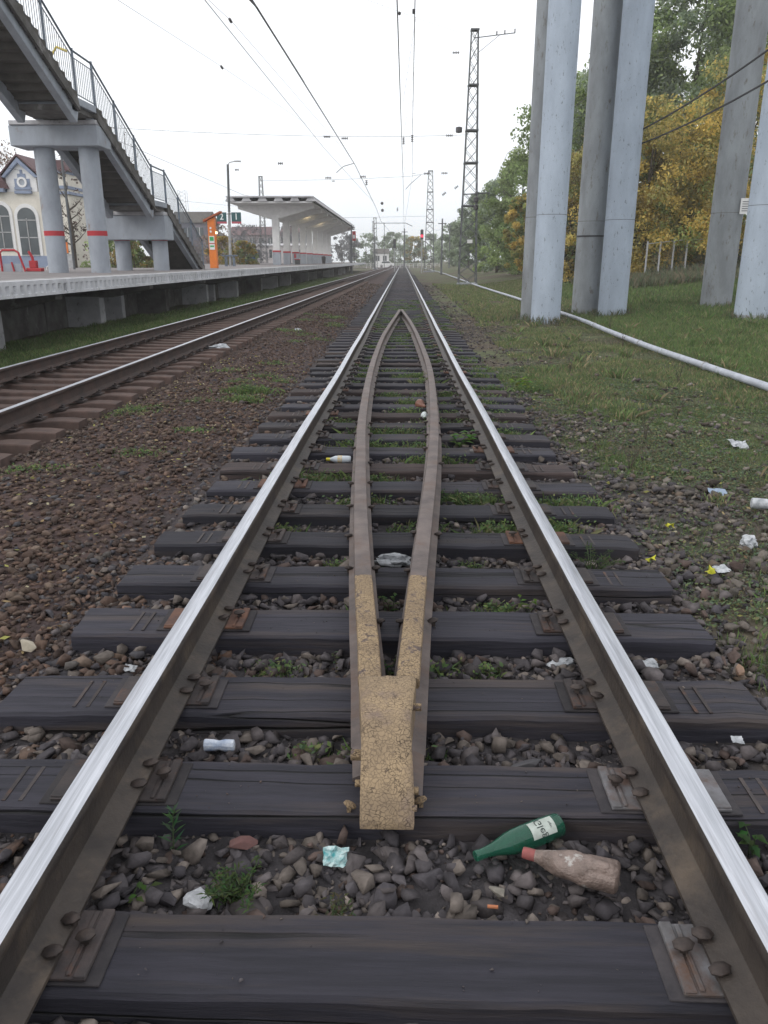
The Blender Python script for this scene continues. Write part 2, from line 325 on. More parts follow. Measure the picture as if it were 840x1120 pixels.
# ------------------------------------------------------------------ ballast
def hull(n, seed, sub=False):
    r=random.Random(seed); bm=bmesh.new()
    ax=(1,r.uniform(.6,.95),r.uniform(.5,.8))
    for i in range(n):
        v=Vector((r.gauss(0,1),r.gauss(0,1),r.gauss(0,1))).normalized()*r.uniform(.85,1.1)
        bm.verts.new((v.x*ax[0],v.y*ax[1],v.z*ax[2]))
    res=bmesh.ops.convex_hull(bm,input=bm.verts); 
    bmesh.ops.delete(bm,geom=[v for v in bm.verts if not v.link_faces],context='VERTS')
    if sub:
        bmesh.ops.bevel(bm,geom=list(bm.edges)+list(bm.verts),offset=.035,segments=1,affect='EDGES',profile=.5)
    bmesh.ops.triangulate(bm,faces=bm.faces); bm.verts.ensure_lookup_table()
    V=np.array([v.co[:] for v in bm.verts]); F=np.array([[v.index for v in f.verts] for f in bm.faces]); bm.free()
    return V,F
def scatter(name, P, S, C, protos, flatz=.8):
    n=len(P); Vs=[];Fs=[];Cs=[]; off=0; idx=rng.integers(0,len(protos),n)
    for k,(pv,pf) in enumerate(protos):
        q=np.where(idx==k)[0]; m=len(q)
        if not m: continue
        a=rng.uniform(0,2*np.pi,m); t=rng.normal(0,.35,m); u=rng.normal(0,.35,m)
        ca,sa=np.cos(a),np.sin(a); Z=np.zeros(m); O=np.ones(m)
        Rz=np.stack([ca,-sa,Z,sa,ca,Z,Z,Z,O],1).reshape(m,3,3)
        ct,st=np.cos(t),np.sin(t); Rx=np.stack([O,Z,Z,Z,ct,-st,Z,st,ct],1).reshape(m,3,3)
        cu,su=np.cos(u),np.sin(u); Ry=np.stack([cu,Z,su,Z,O,Z,-su,Z,cu],1).reshape(m,3,3)
        M=Rx@Ry@Rz
        v=np.einsum('mij,nj->mni',M,pv)*S[q][:,None,None]; v[:,:,2]*=flatz; v+=P[q][:,None,:]
        nv=len(pv); Vs.append(v.reshape(-1,3)); Fs.append((pf[None]+ (np.arange(m)*nv)[:,None,None]).reshape(-1,3)+off); off+=m*nv
        Cs.append(np.repeat(C[q],nv,0))
    return np_mesh(name,np.concatenate(Vs),np.concatenate(Fs),MT['stone'],np.concatenate(Cs))
sy=np.array(SY); sw=np.array(SW)
def on_sleeper(x,y,pad):
    i=np.clip(np.searchsorted(sy,y),1,len(sy)-1); i=np.where(np.abs(sy[i-1]-y)<np.abs(sy[i]-y),i-1,i)
    return (np.abs(x)<1.36)&(np.abs(y-sy[i])<sw[i]/2+pad)
def stone_cols(x,y,n):
    base=np.array([[.062,.060,.068],[.080,.075,.080],[.046,.045,.053],[.105,.096,.090],[.070,.054,.050],[.17,.155,.145]])
    redp=np.array([[.088,.058,.046],[.115,.075,.058],[.066,.047,.040],[.094,.066,.052],[.15,.112,.088],[.074,.062,.058]])
    gry=np.array([[.085,.080,.074],[.065,.058,.052],[.13,.122,.11],[.10,.082,.066],[.055,.05,.05],[.19,.185,.17]])
    k=rng.choice(6,n,p=[.25,.22,.2,.18,.11,.04]); fr=sst(-1.0,-1.7,x+rng.normal(0,.25,n)); fg=sst(1.3,2.0,x+rng.normal(0,.3,n))
    pr=rng.random(n); c=base[k]; c=np.where((pr<fr*.9)[:,None],redp[k],c); c=np.where((pr<fg*.85)[:,None],gry[k],c)
    c=np.where((np.abs(x-t2c(y))<1.6)[:,None], redp[k]*.8+.012, c)
    return c*rng.uniform(.68,1.25,(n,1))*np.where((fr>.5)[:,None],[[.95,.95,.95]],[[1.16,1.09,1.04]])
def region(x0,x1,y0,y1,dens,smean,ssig,pad,nocrib=False):
    n=int((x1-x0)*(y1-y0)*dens); x=rng.uniform(x0,x1,n); y=rng.uniform(y0,y1,n); s=np.clip(rng.lognormal(math.log(smean),ssig,n),smean*.4,smean*2.1)*np.where(x<-1.4,.84,1.)
    ok=(~on_sleeper(x,y,pad+s*.3)) & (rng.random(n)>grassw(x,y)*.80)
    # keep only what the wide view cone (plus a margin) can see
    ok&= (np.abs(x)<1.5+y*.75)
    dd=np.abs(x-t2c(y)); yk=(y-3.2)%.545; ok&=~((dd<1.36)&((yk<.13)|(yk>.415))&(rng.random(n)<.72))
    x,y,s=x[ok],y[ok],s[ok]; z=gh(x,y)+s*rng.uniform(-.25,.75,len(x))
    crib=np.abs(x)<1.38; z=np.where(crib,np.minimum(z,-.030-s*.4+.012*sst(3.6,5,y)+hz(x,y)),z)
    return np.stack([x,y,z],1),s,stone_cols(x,y,len(x))
protoA=[hull(9+i%4,i,i%3==0) for i in range(20)]; protoB=[hull(9+i%3,100+i) for i in range(14)]; protoC=[hull(8,200+i) for i in range(10)]
def cat3(L): return [np.concatenate(a) for a in zip(*L)]
P,S,C=cat3([region(-3.4,3.6,.85,4.2,900,.024,.34,.0), region(-3.4,3.6,.85,4.2,260,.037,.22,.008)])
# fine chips between
Pc,Sc,Cc=region(-3.2,3.4,.9,3.6,900,.010,.3,.0)
tag(scatter('ballast',P,S,C,protoA),kind='stuff'); 
P2,S2,C2=cat3([region(-3.6,4.5,4.2,11,640,.026,.36,.0),(Pc,Sc,Cc)])
tag(scatter('ballast',P2,S2,C2,protoB),kind='stuff')
P3,S3,C3=cat3([region(-6.3,4.2,11,28,210,.033,.3,.0),region(-6.3,-3.5,4,11,320,.029,.3,0),region(-6.3,3.4,28,60,32,.06,.3,0)])
tag(scatter('ballast',P3,S3,C3,protoC),kind='stuff')

# grit lying on the sleeper tops
i_=rng.integers(0,9,700); x_=rng.uniform(-1.3,1.3,700); y_=sy[i_]+rng.uniform(-.45,.45,700)*sw[i_]; k_=(np.abs(np.abs(x_)-.8)>.2)&((np.abs(x_)>.16))
x_,y_=x_[k_],y_[k_]; s_=np.clip(rng.lognormal(math.log(.0028),.5,len(x_)),.0012,.009)
tag(scatter('grit',np.stack([x_,y_,hump(y_)+s_*.4+.001],1),s_,stone_cols(x_,y_,len(x_)),protoC),kind='stuff')
# ------------------------------------------------------------------ near track: sleepers
def tie_mesh(seed):
    r=random.Random(seed); m=MB(); nxs=24; L=1.365; rows=[]
    for i in range(nxs+1):
        x=-L+2*L*i/nxs; dy0=r.uniform(-.004,.004); dy1=r.uniform(-.004,.004); dz=r.uniform(-.003,.003)
        if i in(0,nxs): dy0*=2; dy1*=2; dz-=.004
        rows.append([(x+(r.uniform(-.01,.01) if i in(0,nxs) else 0),yy,zz) for yy,zz in((-.5+dy0/.25,-.17),(-.5+dy0/.25,-.012+dz),(-.5+(dy0+.010)/.25,dz),(.5+(dy1-.01)/.25,dz),(.5+dy1/.25,-.012+dz),(.5+dy1/.25,-.17))])
    n=6; V=[p for q in rows for p in q]; F=[(k*n+i,k*n+(i+1)%n,(k+1)*n+(i+1)%n,(k+1)*n+i) for k in range(nxs) for i in range(n)]
    F+=[tuple(range(n)),tuple(nxs*n+i for i in range(n-1,-1,-1))]
    m.add(V,F); return m
def scale_y(mb,f): 
    q=MB(); q.v=[(v[0],v[1]*f,v[2]) for v in mb.v]; q.f=mb.f; q.m=mb.m; return q
def spike_mb(x,y,z,rot=0,big=1.):
    m=MB(); r=random.Random(int((x*1000+y*77)*10)%9999)
    a=rot+r.uniform(-.3,.3); Mz=Matrix.Rotation(a,3,'Z')@Matrix.Rotation(r.uniform(-.12,.12),3,'X')
    m.box((x,y,z+.012),(.017,.017,.03),Mz)
    m.lathe([(.012*big,0),(.020*big,.003),(.0215*big,.008),(.017*big,.013),(.007*big,.0155)],(x,y,z+.016),Mz@Matrix.Rotation(r.uniform(-.25,.25),3,'Y')@Matrix.Diagonal((1.2,.85,1)),n=7)
    return m
def make_plate(parent, side, mt, spikes=True):
    s=side; X0=.645; X1=.985
    m=MB(); m.bx(*sorted((s*X0,s*X1)),-.094,.094,.008,.018)
    m.bx(*sorted((s*(X0+.0),s*(X0+.028))),-.094,.094,.0175,.024)      # thicker inner field
    m.bx(*sorted((s*(X0+.034),s*(X0+.046))),-.088,.088,.0175,.0235)
    m.bx(*sorted((s*(X1-.105),s*(X1-.09))),-.088,.088,.0175,.029)
    m.bx(*sorted((s*(X1-.085),s*X1)),-.088,.088,.0175,.022)
    pl=m.build('tie_plate',mt,parent,bevel=.0025,seg=1,local=True)
    sh=MB(); sh.bx(*sorted((s*(X0-.032),s*(X1+.03))),-.1,.098,.0,.0075); sh.build('shim',MT['shim'],pl,bevel=.002,seg=1,local=True)
    if spikes:
        for x,y in((.733,-.05),(.728,.05),(.675,.005),(.885,-.03),):
            spike_mb(s*x,y+random.uniform(-.008,.008),.02).build('spike',MT['spike'],pl,smooth=True,local=True)
    return pl
def make_sleeper(seed, w, mt, lvl):
    o=thing('railway_sleeper','', 'sleeper'); o['label']=''
    b=scale_y(tie_mesh(seed),w).build('timber',mt,o,local=True,bevel=.0)
    if lvl>0:
        for s in(-1,1): make_plate(o,s,MT['plate_worn'] if (seed in(2,3) and s==1) else MT['plate_rust'] if (seed+s)%4==0 else MT['plate'],lvl>1)
        if lvl>1:
            m=MB()
            for s in (-1,1):
                if random.random()<.8:
                    for q in (1.07,1.12):
                        m=MB(); m.bx(*sorted((s*q,s*(q+.012))),-w*.36,w*.3,.0005,.0035); m.build('iron_strap',MT['plate'],o,local=True)
    return o
protos={}
for lv in (0,1,2):
    for k in range(3):
        for br in (0,1): protos[(lv,k,br)]=None
near_labels={0:'dark tarred sleeper nearest the camera, hidden just below the bottom edge of the photo',
 1:'wide dark sleeper along the bottom of the photo, in front of the two bottles',
 2:'dark sleeper under the blunt front end of the ochre shoe, second from the bottom',
 3:'dark sleeper under the fork where the two ochre rails split, third from the bottom',
 4:'dark sleeper with two iron straps near each end, fourth from the bottom',
 5:'dark sleeper where the ochre paint stops on the guard rails, fifth from the bottom',
 6:'sleeper just behind the crumpled white rag, sixth from the bottom',
 7:'sleeper seventh from the bottom of the photo between the near rails',
 8:'sleeper eighth from the bottom of the photo between the near rails',
 9:'ninth sleeper from the bottom of the photo under the near rails'}
for i,y in enumerate(SY):
    brown = i in (9,13,16,21) or (i>22 and random.random()<.15)
    lv = 2 if y<13 else (1 if y<30 else 0)
    if i<12: o=make_sleeper(i+1,SW[i],MT['tie_brown'] if brown else MT['tie'],lv)
    else:
        k=(lv,i%3,int(brown))
        if protos[k] is None: protos[k]=o=make_sleeper(40+i,.245,MT['tie_brown'] if brown else MT['tie'],lv)
        else: o=copy_tree(protos[k])
    o.location=(random.uniform(-.03,.03)*0+0, y, random.uniform(-.004,.002) if i>1 else 0); o.rotation_euler=(0,0,random.uniform(-.006,.006))
    for ch in o.children:
        if ch.name.startswith('timber'): ch.location.x=random.uniform(-.05,.05)
    o.location.z+=float(hump(y))
    tag(o, near_labels.get(i,'dark wooden sleeper farther up the near track, one of the many behind the ninth'), 'sleeper','sleepers under the near track')
# rails
HEAD=[(-.030,.138),(-.0365,.146),(-.0370,.166),(-.0325,.1745),(-.018,.1788),(0,.18),(.018,.1788),(.0325,.1745),(.0370,.166),(.0365,.146),(.030,.138)]
WEB=[(-.075,0),(-.075,.010),(-.03,.022),(-.012,.034),(-.009,.06),(-.009,.115),(-.013,.134),(-.026,.145),(.026,.145),(.013,.134),(.009,.115),(.009,.06),(.012,.034),(.03,.022),(.075,.010),(.075,0)]
def running_rail(path,label,web,group,z0=.02):
    o=thing('running_rail',label,'rail',(path[0][0],path[0][1],0),group=group)
    p=[(a,b,z0+(float(hump(b)) if abs(path[0][0])<1.5 else 0)) for a,b in path]
    MB().sweep(HEAD,p,mif=lambda i:1 if 3<=i<=6 else 0).build('rail_head',[web,MT['rail_top']],o,smooth=True)
    MB().sweep(WEB,p).build('rail_web',web,o,smooth=True)
    return o
ys=[-1+.5*i for i in range(40)]+[20+3*i for i in range(60)]+[200,230,260]
def tx(s): return lambda y: s*RAILX+ .0
for s,l in((-1,'left polished rail of the near track'),(1,'right polished rail of the near track, beside the grass')):
    running_rail([(s*RAILX+.004*math.sin(y*.9+s),y) for y in ys],l,MT['rail_web'],'rails of the near track')
for s,l in((-1,'far rail of the left-hand track, next to the platform grass strip'),(1,'near rail of the left-hand track, with rusty brown sleeper ends beside it')):
    running_rail([(float(t2c(y))+s*RAILX,y) for y in [3+1.*i for i in range(60)]+[65,80,100,140,200,260]],l,MT['rail_web_red'],'rails of the left-hand track',z0=.015)

# far track sleepers (dished concrete)
def conc_tie():
    m=MB(); L=1.35; n=18; rows=[]
    for i in range(n+1):
        x=-L+2*L*i/n; t=abs(x)/L; z=-.002 if t>.75 else (-.06*math.sin(min(1,(.75-t)/.45)*math.pi/2)-.002)
        if t>.98: z-=.01
        w=.125; rows.append([(x,-w-.02,-.2),(x,-w+.01,z-.01),(x,-w+.02,z),(x,w-.02,z),(x,w-.01,z-.01),(x,w+.02,-.2)])
    V=[p for q in rows for p in q]; N=6; F=[(k*N+i,k*N+(i+1)%N,(k+1)*N+(i+1)%N,(k+1)*N+i) for k in range(n) for i in range(N)]
    F+=[tuple(range(N)),tuple(n*N+i for i in range(N-1,-1,-1))]; m.add(V,F); return m
proto=None; y=3.2; i=0
while y<66:
    if proto is None:
        proto=o=thing('concrete_sleeper','','sleeper'); conc_tie().build('concrete_beam',MT['conc_tie'],o,local=True)
        for s in(-1,1):
            m=MB(); m.bx(s*RAILX-.14,s*RAILX+.14,-.08,.08,-.002,.0145)
            for q in(-1,1): m.cone((s*RAILX+q*.105,0,.01),(s*RAILX+q*.105,0,.055),.018,n=6); m.box((s*RAILX+q*.095,0,.03),(.045,.07,.012))
            m.build('rail_fastening',MT['plate'],o,local=True)
    else: o=copy_tree(proto)
    o.location=(float(t2c(y)),y,random.uniform(-.006,.0)); o.rotation_euler=(0,0,random.uniform(-.01,.01)-.0115)
    tag(o,'rust brown concrete sleeper under the left-hand track','sleeper','sleepers under the left-hand track'); y+=.545; i+=1

# ------------------------------------------------------------------ guard rail shuttle
def smooth_path(pts,step=.25):
    pts=[Vector((a,b,0)) for b,a in pts]; out=[]
    P=[pts[0]*2-pts[1]]+pts+[pts[-1]*2-pts[-2]]
    for i in range(1,len(P)-2):
        n=max(2,int((P[i+1]-P[i]).length/step))
        for k in range(n):
            t=k/n; a,b,c,d=P[i-1],P[i],P[i+1],P[i+2]
            out.append(.5*((2*b)+(c-a)*t+(2*a-5*b+4*c-d)*t*t+(3*b-a-3*c+d)*t**3))
    out.append(pts[-1]); return [(v.x,v.y) for v in out]
LP=[(1.98,-.045),(2.29,-.066),(2.56,-.083),(2.88,-.109),(3.2,-.132),(4.12,-.192),(5.45,-.261),(7.32,-.336),(10.9,-.391),(15.1,-.361),(17.5,-.295),(19.9,-.212),(22.2,-.125),(24.4,-.055)]
RP=[(1.90,.040),(2.29,.060),(2.56,.075),(2.88,.093),(3.2,.112),(4.12,.173),(5.45,.257),(7.32,.338),(10.9,.408),(15.1,.350),(17.5,.29),(19.9,.210),(22.2,.11),(24.4,.01)]
GHEAD=[(-.034,.138),(-.0395,.146),(-.040,.166),(-.036,.1745),(-.018,.1775),(0,.178),(.018,.1775),(.036,.1745),(.040,.166),(.0395,.146),(.034,.138)]
sh=thing('guard_rail_shuttle','worn guard rails bowing apart between the near rails, joined in a flaking ochre shoe','guard rails',(0,2.2,0))
for pts in(LP,RP):
    sp=smooth_path(pts); zz=lambda q:[(a,b,.010+float(hump(b))) for a,b in q]
    a=[p for p in sp if 2.20<=p[1]<=3.22]
    cut=a[-1]; b=[cut]+[p for p in sp if p[1]>cut[1]]
    pe=MB(); pe.sweep(GHEAD,zz(a)); pe.build('painted_rail_end',MT['ochre'],sh,smooth=True)
    wb=[(x*.88,z) for x,z in WEB]
    gr=MB(); gr.sweep(GHEAD,zz(b)); go=gr.build('guard_rail',MT['guard'],sh,smooth=True)
    MB().sweep(wb,zz([p for p in sp if p[1]>=2.08])).build('rail_web',MT['guard'],go,smooth=True)
    MB().sweep([(-.062,0),(-.062,.012),(-.02,.03),(.02,.03),(.062,.012),(.062,0)],zz([p for p in sp if p[1]<=2.1]+[[p for p in sp if p[1]>2.1][0]])).build('cut_foot',MT['guard'],sh,smooth=True)
# shoe
secs=[(1.792,-.075,.075,.006),(1.798,-.076,.077,.020),(1.845,-.077,.077,.066),(1.905,-.078,.074,.116),(1.965,-.079,.070,.160),(1.995,-.080,.068,.180),(2.03,-.081,.067,.192),(2.11,-.088,.073,.196),(2.20,-.096,.080,.196),(2.285,-.104,.088,.195),(2.30,-.104,.088,.188)]
secs=[(a,b,c,d+float(hump(a))) for a,b,c,d in secs]
m=MB(); K=9; rows=[]
for (yy,xl,xr,zt) in secs:
    row=[(xl+.002,yy,.088),(xl,yy,zt-.012)]
    for k in range(K):
        t=k/(K-1); row.append((xl+.008+(xr-xl-.016)*t, yy+random.uniform(-.002,.002), zt+random.uniform(-.0015,.0015)-(0.003 if k in(0,K-1) else 0)))
    row+=[(xr,yy,zt-.012),(xr-.002,yy,.088)]; rows.append(row)
N=len(rows[0]); V=[p for q in rows for p in q]
F=[(k*N+i,k*N+(i+1)%N,(k+1)*N+(i+1)%N,(k+1)*N+i) for k in range(len(rows)-1) for i in range(N)]+[tuple(range(N)),tuple((len(rows)-1)*N+i for i in range(N-1,-1,-1))]
m.add(V,F); sho=m.build('cast_shoe',MT['ochre_front'],sh,smooth=True)
for (x0,x1,yy,z,r) in ((-.112,-.075,1.99,.19,.017),(-.095,-.075,1.91,.15,.011),(.065,.103,2.16,.25,.013),(.065,.09,1.88,.15,.012),(.065,.085,1.83,.13,.010)):
    MB().cone((x0,yy,z),(x1,yy,z),r,n=6).build('bolt',MT['ochre'],sh,bevel=.002)
for x,yy,rz in((-.110,1.86,.5),(.098,1.885,-.4)):
    mm=MB(); mm.box((x,yy,.098),(.012,.012,.03)); mm.lathe([(.008,0),(.017,.004),(.016,.010),(.006,.014)],(x,yy,.109),Matrix.Rotation(rz,3,'Y')@Matrix.Diagonal((1.2,.8,1)),n=10)
    mm.build('spike',MT['ochre'],sh,smooth=True)
for y0 in [SY[i] for i in range(4,40)]:
    if y0>24: break
    for pts,s in((LP,-1),(LP,1),(RP,1),(RP,-1)):
        xx=float(np.interp(y0,[p[0] for p in pts],[p[1] for p in pts]))
        if random.random()<.75 and y0<14: spike_mb(xx+s*.07,y0+random.uniform(-.04,.04),.006+float(hump(y0))).build('spike',MT['spike'],sh,smooth=True)
# rust wedge at the far tip
MB().bx(-.03,.06,24.2,24.75,.012,.13).build('end_block',MT['guard'],sh,bevel=.01)

# ------------------------------------------------------------------ vegetation helpers
def blades(name, x, y, h, wd, col, lean=.35, z=None):
    n=len(x); z=gh(x,y)-.008 if z is None else z; a=rng.uniform(0,2*np.pi,n); la=rng.uniform(0,2*np.pi,n); ln=np.abs(rng.normal(0,lean,n))*h
    dx,dy=np.cos(a)*wd/2,np.sin(a)*wd/2; V=np.empty((n,4,3))
    V[:,0]=np.stack([x-dx,y-dy,z],1); V[:,1]=np.stack([x+dx,y+dy,z],1)
    mx,my=x+np.cos(la)*ln*.35,y+np.sin(la)*ln*.35; V[:,2]=np.stack([mx+dx*.8,my+dy*.8,z+h*.6],1)
    V[:,3]=np.stack([x+np.cos(la)*ln,y+np.sin(la)*ln,z+h],1)
    # two triangles: base, then tip
    b=(np.arange(n)*4)[:,None]; F=np.concatenate([b+np.array([[0,1,2]]),b+np.array([[0,2,3]])])
    C=np.repeat(col,4,0); return np_mesh(name,V.reshape(-1,3),F,MT['blade'],C)
def gcol(n,kind='g'):
    pal={'g':[[.12,.185,.07],[.15,.21,.08],[.10,.145,.07],[.20,.20,.10],[.28,.23,.14]],'d':[[.10,.135,.075],[.12,.155,.09],[.20,.17,.115],[.16,.14,.095],[.11,.125,.08]],
         'b':[[.11,.185,.06],[.10,.16,.06],[.15,.21,.07],[.09,.135,.055],[.19,.19,.10]]}[kind]
    return np.array(pal)[rng.integers(0,5,n)]*rng.uniform(.7,1.3,(n,1))
def gpatch(x0,x1,y0,y1,n,h0,h1,wd,kind,th=.45,sc=1.2,needw=True):
    x=rng.uniform(x0,x1,n); y=rng.uniform(y0,y1,n); k=fbm(x,y,sc,3)>th+rng.normal(0,.05,n)
    if needw: k&=rng.random(n)<grassw(x,y)
    k&=np.abs(x)<1.6+y*.75
    x,y=x[k],y[k]; m=len(x); return x,y,rng.uniform(h0,h1,m)*(.6+.9*fbm(x,y,.9,2)),np.full(m,wd),gcol(m,kind)
G=[gpatch(1.45,6,1.8,9,190000,.010,.038,.005,'d',.36,sc=2.),gpatch(1.45,6,2.6,12,150000,.02,.06,.006,'b',.52,sc=1.3),gpatch(2,9,9,22,200000,.025,.08,.010,'g',.47,sc=.9),gpatch(2,9,9,22,90000,.02,.06,.012,'d',.36),
   gpatch(5.2,16,12,26,110000,.05,.15,.012,'b',.30,needw=False),gpatch(7,22,22,46,90000,.08,.24,.022,'b',.25,needw=False),gpatch(2.2,9,22,60,90000,.04,.12,.03,'g',.40),
   gpatch(9,20,35,46,26000,.2,.5,.03,'d',.35,needw=False)]
tag(blades('grass',*cat3(G)),kind='stuff')
GL=[gpatch(-8.6,-5.95,7,26,120000,.04,.17,.012,'b',.33,needw=False),gpatch(-8.2,-5.7,26,80,60000,.06,.18,.03,'b',.33,needw=False)]
tag(blades('grass',*cat3(GL)),kind='stuff')
# fallen leaves and bits scattered over the verge
n=5200; x=np.concatenate([rng.uniform(1.5,14,n),rng.uniform(-3.3,-1.5,900)]); y=np.concatenate([rng.uniform(2,30,n),rng.uniform(1.2,14,900)]); k=np.abs(x)<1.6+y*.75; x,y=x[k],y[k]; n=len(x)
z=gh(x,y)+rng.uniform(.012,.06,n)*np.where(y>9,1.3,.8); s=rng.uniform(.009,.024,(n,1)); A=rng.normal(0,1,(n,3))*[1,1,.3]; A/=np.linalg.norm(A,axis=1)[:,None]; B=np.cross(A,rng.normal(0,.3,(n,3))+[0,0,1]); B/=np.linalg.norm(B,axis=1)[:,None]
P=np.stack([x,y,z],1); V=np.stack([P-A*s,P+B*s*.6,P+A*s,P-B*s*.6],1).reshape(-1,3)
C=np.array([[.42,.33,.17],[.34,.25,.13],[.5,.46,.30],[.25,.17,.10],[.40,.40,.12]])[rng.integers(0,5,n)]*rng.uniform(.6,1.2,(n,1))
tag(np_mesh('fallen_leaves',V,np.arange(n*4).reshape(-1,4),MT['leaf'],np.repeat(C,4,0),k=4),kind='stuff')
# low creeping herbs: flat little leaves over the stones on the right
n=260000; x=rng.uniform(1.42,6.5,n); y=rng.uniform(1.7,13,n)
k=(fbm(x,y,2.6,3)>.46+rng.normal(0,.03,n))&(rng.random(n)<.12+.88*grassw(x,y))&(x<1.6+y*.75); x,y=x[k],y[k]; n=len(x)
z=gh(x,y)+rng.uniform(.0,.032,n); s=(rng.uniform(.006,.013,n)*(1+.05*y))[:,None]; A=rng.normal(0,1,(n,3))*[1,1,.35]; A/=np.linalg.norm(A,axis=1)[:,None]; B=np.cross(A,rng.normal(0,.35,(n,3))+[0,0,1]); B/=np.linalg.norm(B,axis=1)[:,None]
P=np.stack([x,y,z],1); V=np.stack([P-A*s,P+B*s*.55,P+A*s,P-B*s*.55],1).reshape(-1,3)
C=np.array([[.14,.20,.10],[.115,.17,.09],[.17,.215,.09],[.12,.165,.11],[.21,.19,.10]])[rng.integers(0,5,n)]*rng.uniform(.7,1.25,(n,1))
tag(np_mesh('ground_cover',V,np.arange(n*4).reshape(-1,4),MT['leaf'],np.repeat(C,4,0),k=4),kind='stuff')
xs=[];ys2=[]
for (cx,cy,cr) in((3.9,23.6,.4),(4.0,22.3,.4),(5.93,26,.44),(6.55,25.1,.43),(10.1,26.1,.47),(9.63,22.2,.47)):
    a=rng.uniform(0,6.283,420); r_=cr+.03+np.abs(rng.normal(0,.16,420)); xs.append(cx+np.cos(a)*r_); ys2.append(cy+np.sin(a)*r_)
xs=np.concatenate(xs); ys2=np.concatenate(ys2); n=len(xs); tag(blades('grass',xs,ys2,rng.uniform(.06,.30,n),np.full(n,.014),gcol(n,'d')*.9),kind='stuff')
for _ in range(0): pass
# taller tufts standing out of the verge
tx_=rng.uniform(2.2,13,260); ty_=rng.uniform(4.5,30,260); kk=np.repeat(np.arange(260),60); n=len(kk)
xs=tx_[kk]+rng.normal(0,.06,n); ys2=ty_[kk]+rng.normal(0,.06,n); hh=rng.uniform(.05,.2,260)[kk]*rng.uniform(.5,1.1,n)*np.clip(.45+ty_[kk]/18,0,1.2)
tag(blades('grass',xs,ys2,hh,np.full(n,.006)+.0004*ys2,gcol(n,'g'),lean=.5),kind='stuff')
# sprigs of weeds between sleepers
def sprigs(spots,kind='g'):
    xs=[];ys_=[];hs=[];cs=[]
    for (x,y,r,n,h) in spots:
        xs.append(rng.normal(x,r,n)); ys_.append(rng.normal(y,r*.45,n)); hs.append(rng.uniform(.3,1,n)*h); cs.append(gcol(n,kind))
    x,y,h,c=map(np.concatenate,(xs,ys_,hs,cs)); k=~on_sleeper(x,y,.0); x,y,h,c=x[k],y[k],h[k],c[k]
    return x,y,h,np.full(len(x),.005)+.0006*y,c
sp=[]
cribs=[(SY[i]+SY[i+1])/2 for i in range(len(SY)-1)]
for i,cy in enumerate(cribs):
    if 4.3<cy<34:
        for _ in range(random.randint(2,5)): sp.append((random.uniform(-.74,1.3),cy,random.uniform(.05,.17),random.randint(120,320),random.uniform(.06,.12)))
    elif 1.9<cy<=4.3:
        for _ in range(3): sp.append((random.uniform(-.65,.72),cy,random.uniform(.03,.08),80,.06))
for _ in range(26): sp.append((random.uniform(-3.2,-1.6),random.uniform(4.5,26),random.uniform(.08,.2),130,.06))
sp+=[(-2.0,10.1,.16,500,.12),(-1.9,9.4,.12,300,.1),(1.75,10.4,.14,350,.1)]
tag(blades('weed_sprigs',*sprigs(sp,'b'),lean=.7),kind='stuff')
X_=[];Y_=[];H_=[]
for (a,b,r,n_,h_) in sp:
    m_=int(n_*.8); X_.append(rng.normal(a,r*.8,m_)); Y_.append(rng.normal(b,r*.4,m_)); H_.append(rng.random(m_)**1.5*h_*.9)
x,y,hh=map(np.concatenate,(X_,Y_,H_)); k=~on_sleeper(x,y,-.012); x,y,hh=x[k],y[k],hh[k]; n=len(x)
z=gh(x,y)+.01+hh; s=(rng.uniform(.007,.015,n)*(1+.04*y))[:,None]; A=rng.normal(0,1,(n,3))*[1,1,.5]; A/=np.linalg.norm(A,axis=1)[:,None]; B=np.cross(A,rng.normal(0,.5,(n,3))+[0,0,1]); B/=np.linalg.norm(B,axis=1)[:,None]
P=np.stack([x,y,z],1); V=np.stack([P-A*s,P+B*s*.5,P+A*s,P-B*s*.5],1).reshape(-1,3)
C=np.array([[.13,.22,.08],[.10,.17,.07],[.17,.25,.08],[.11,.18,.09],[.20,.22,.09]])[rng.integers(0,5,n)]*rng.uniform(.7,1.25,(n,1))
tag(np_mesh('weed_leaves',V,np.arange(n*4).reshape(-1,4),MT['leaf'],np.repeat(C,4,0),k=4),kind='stuff')

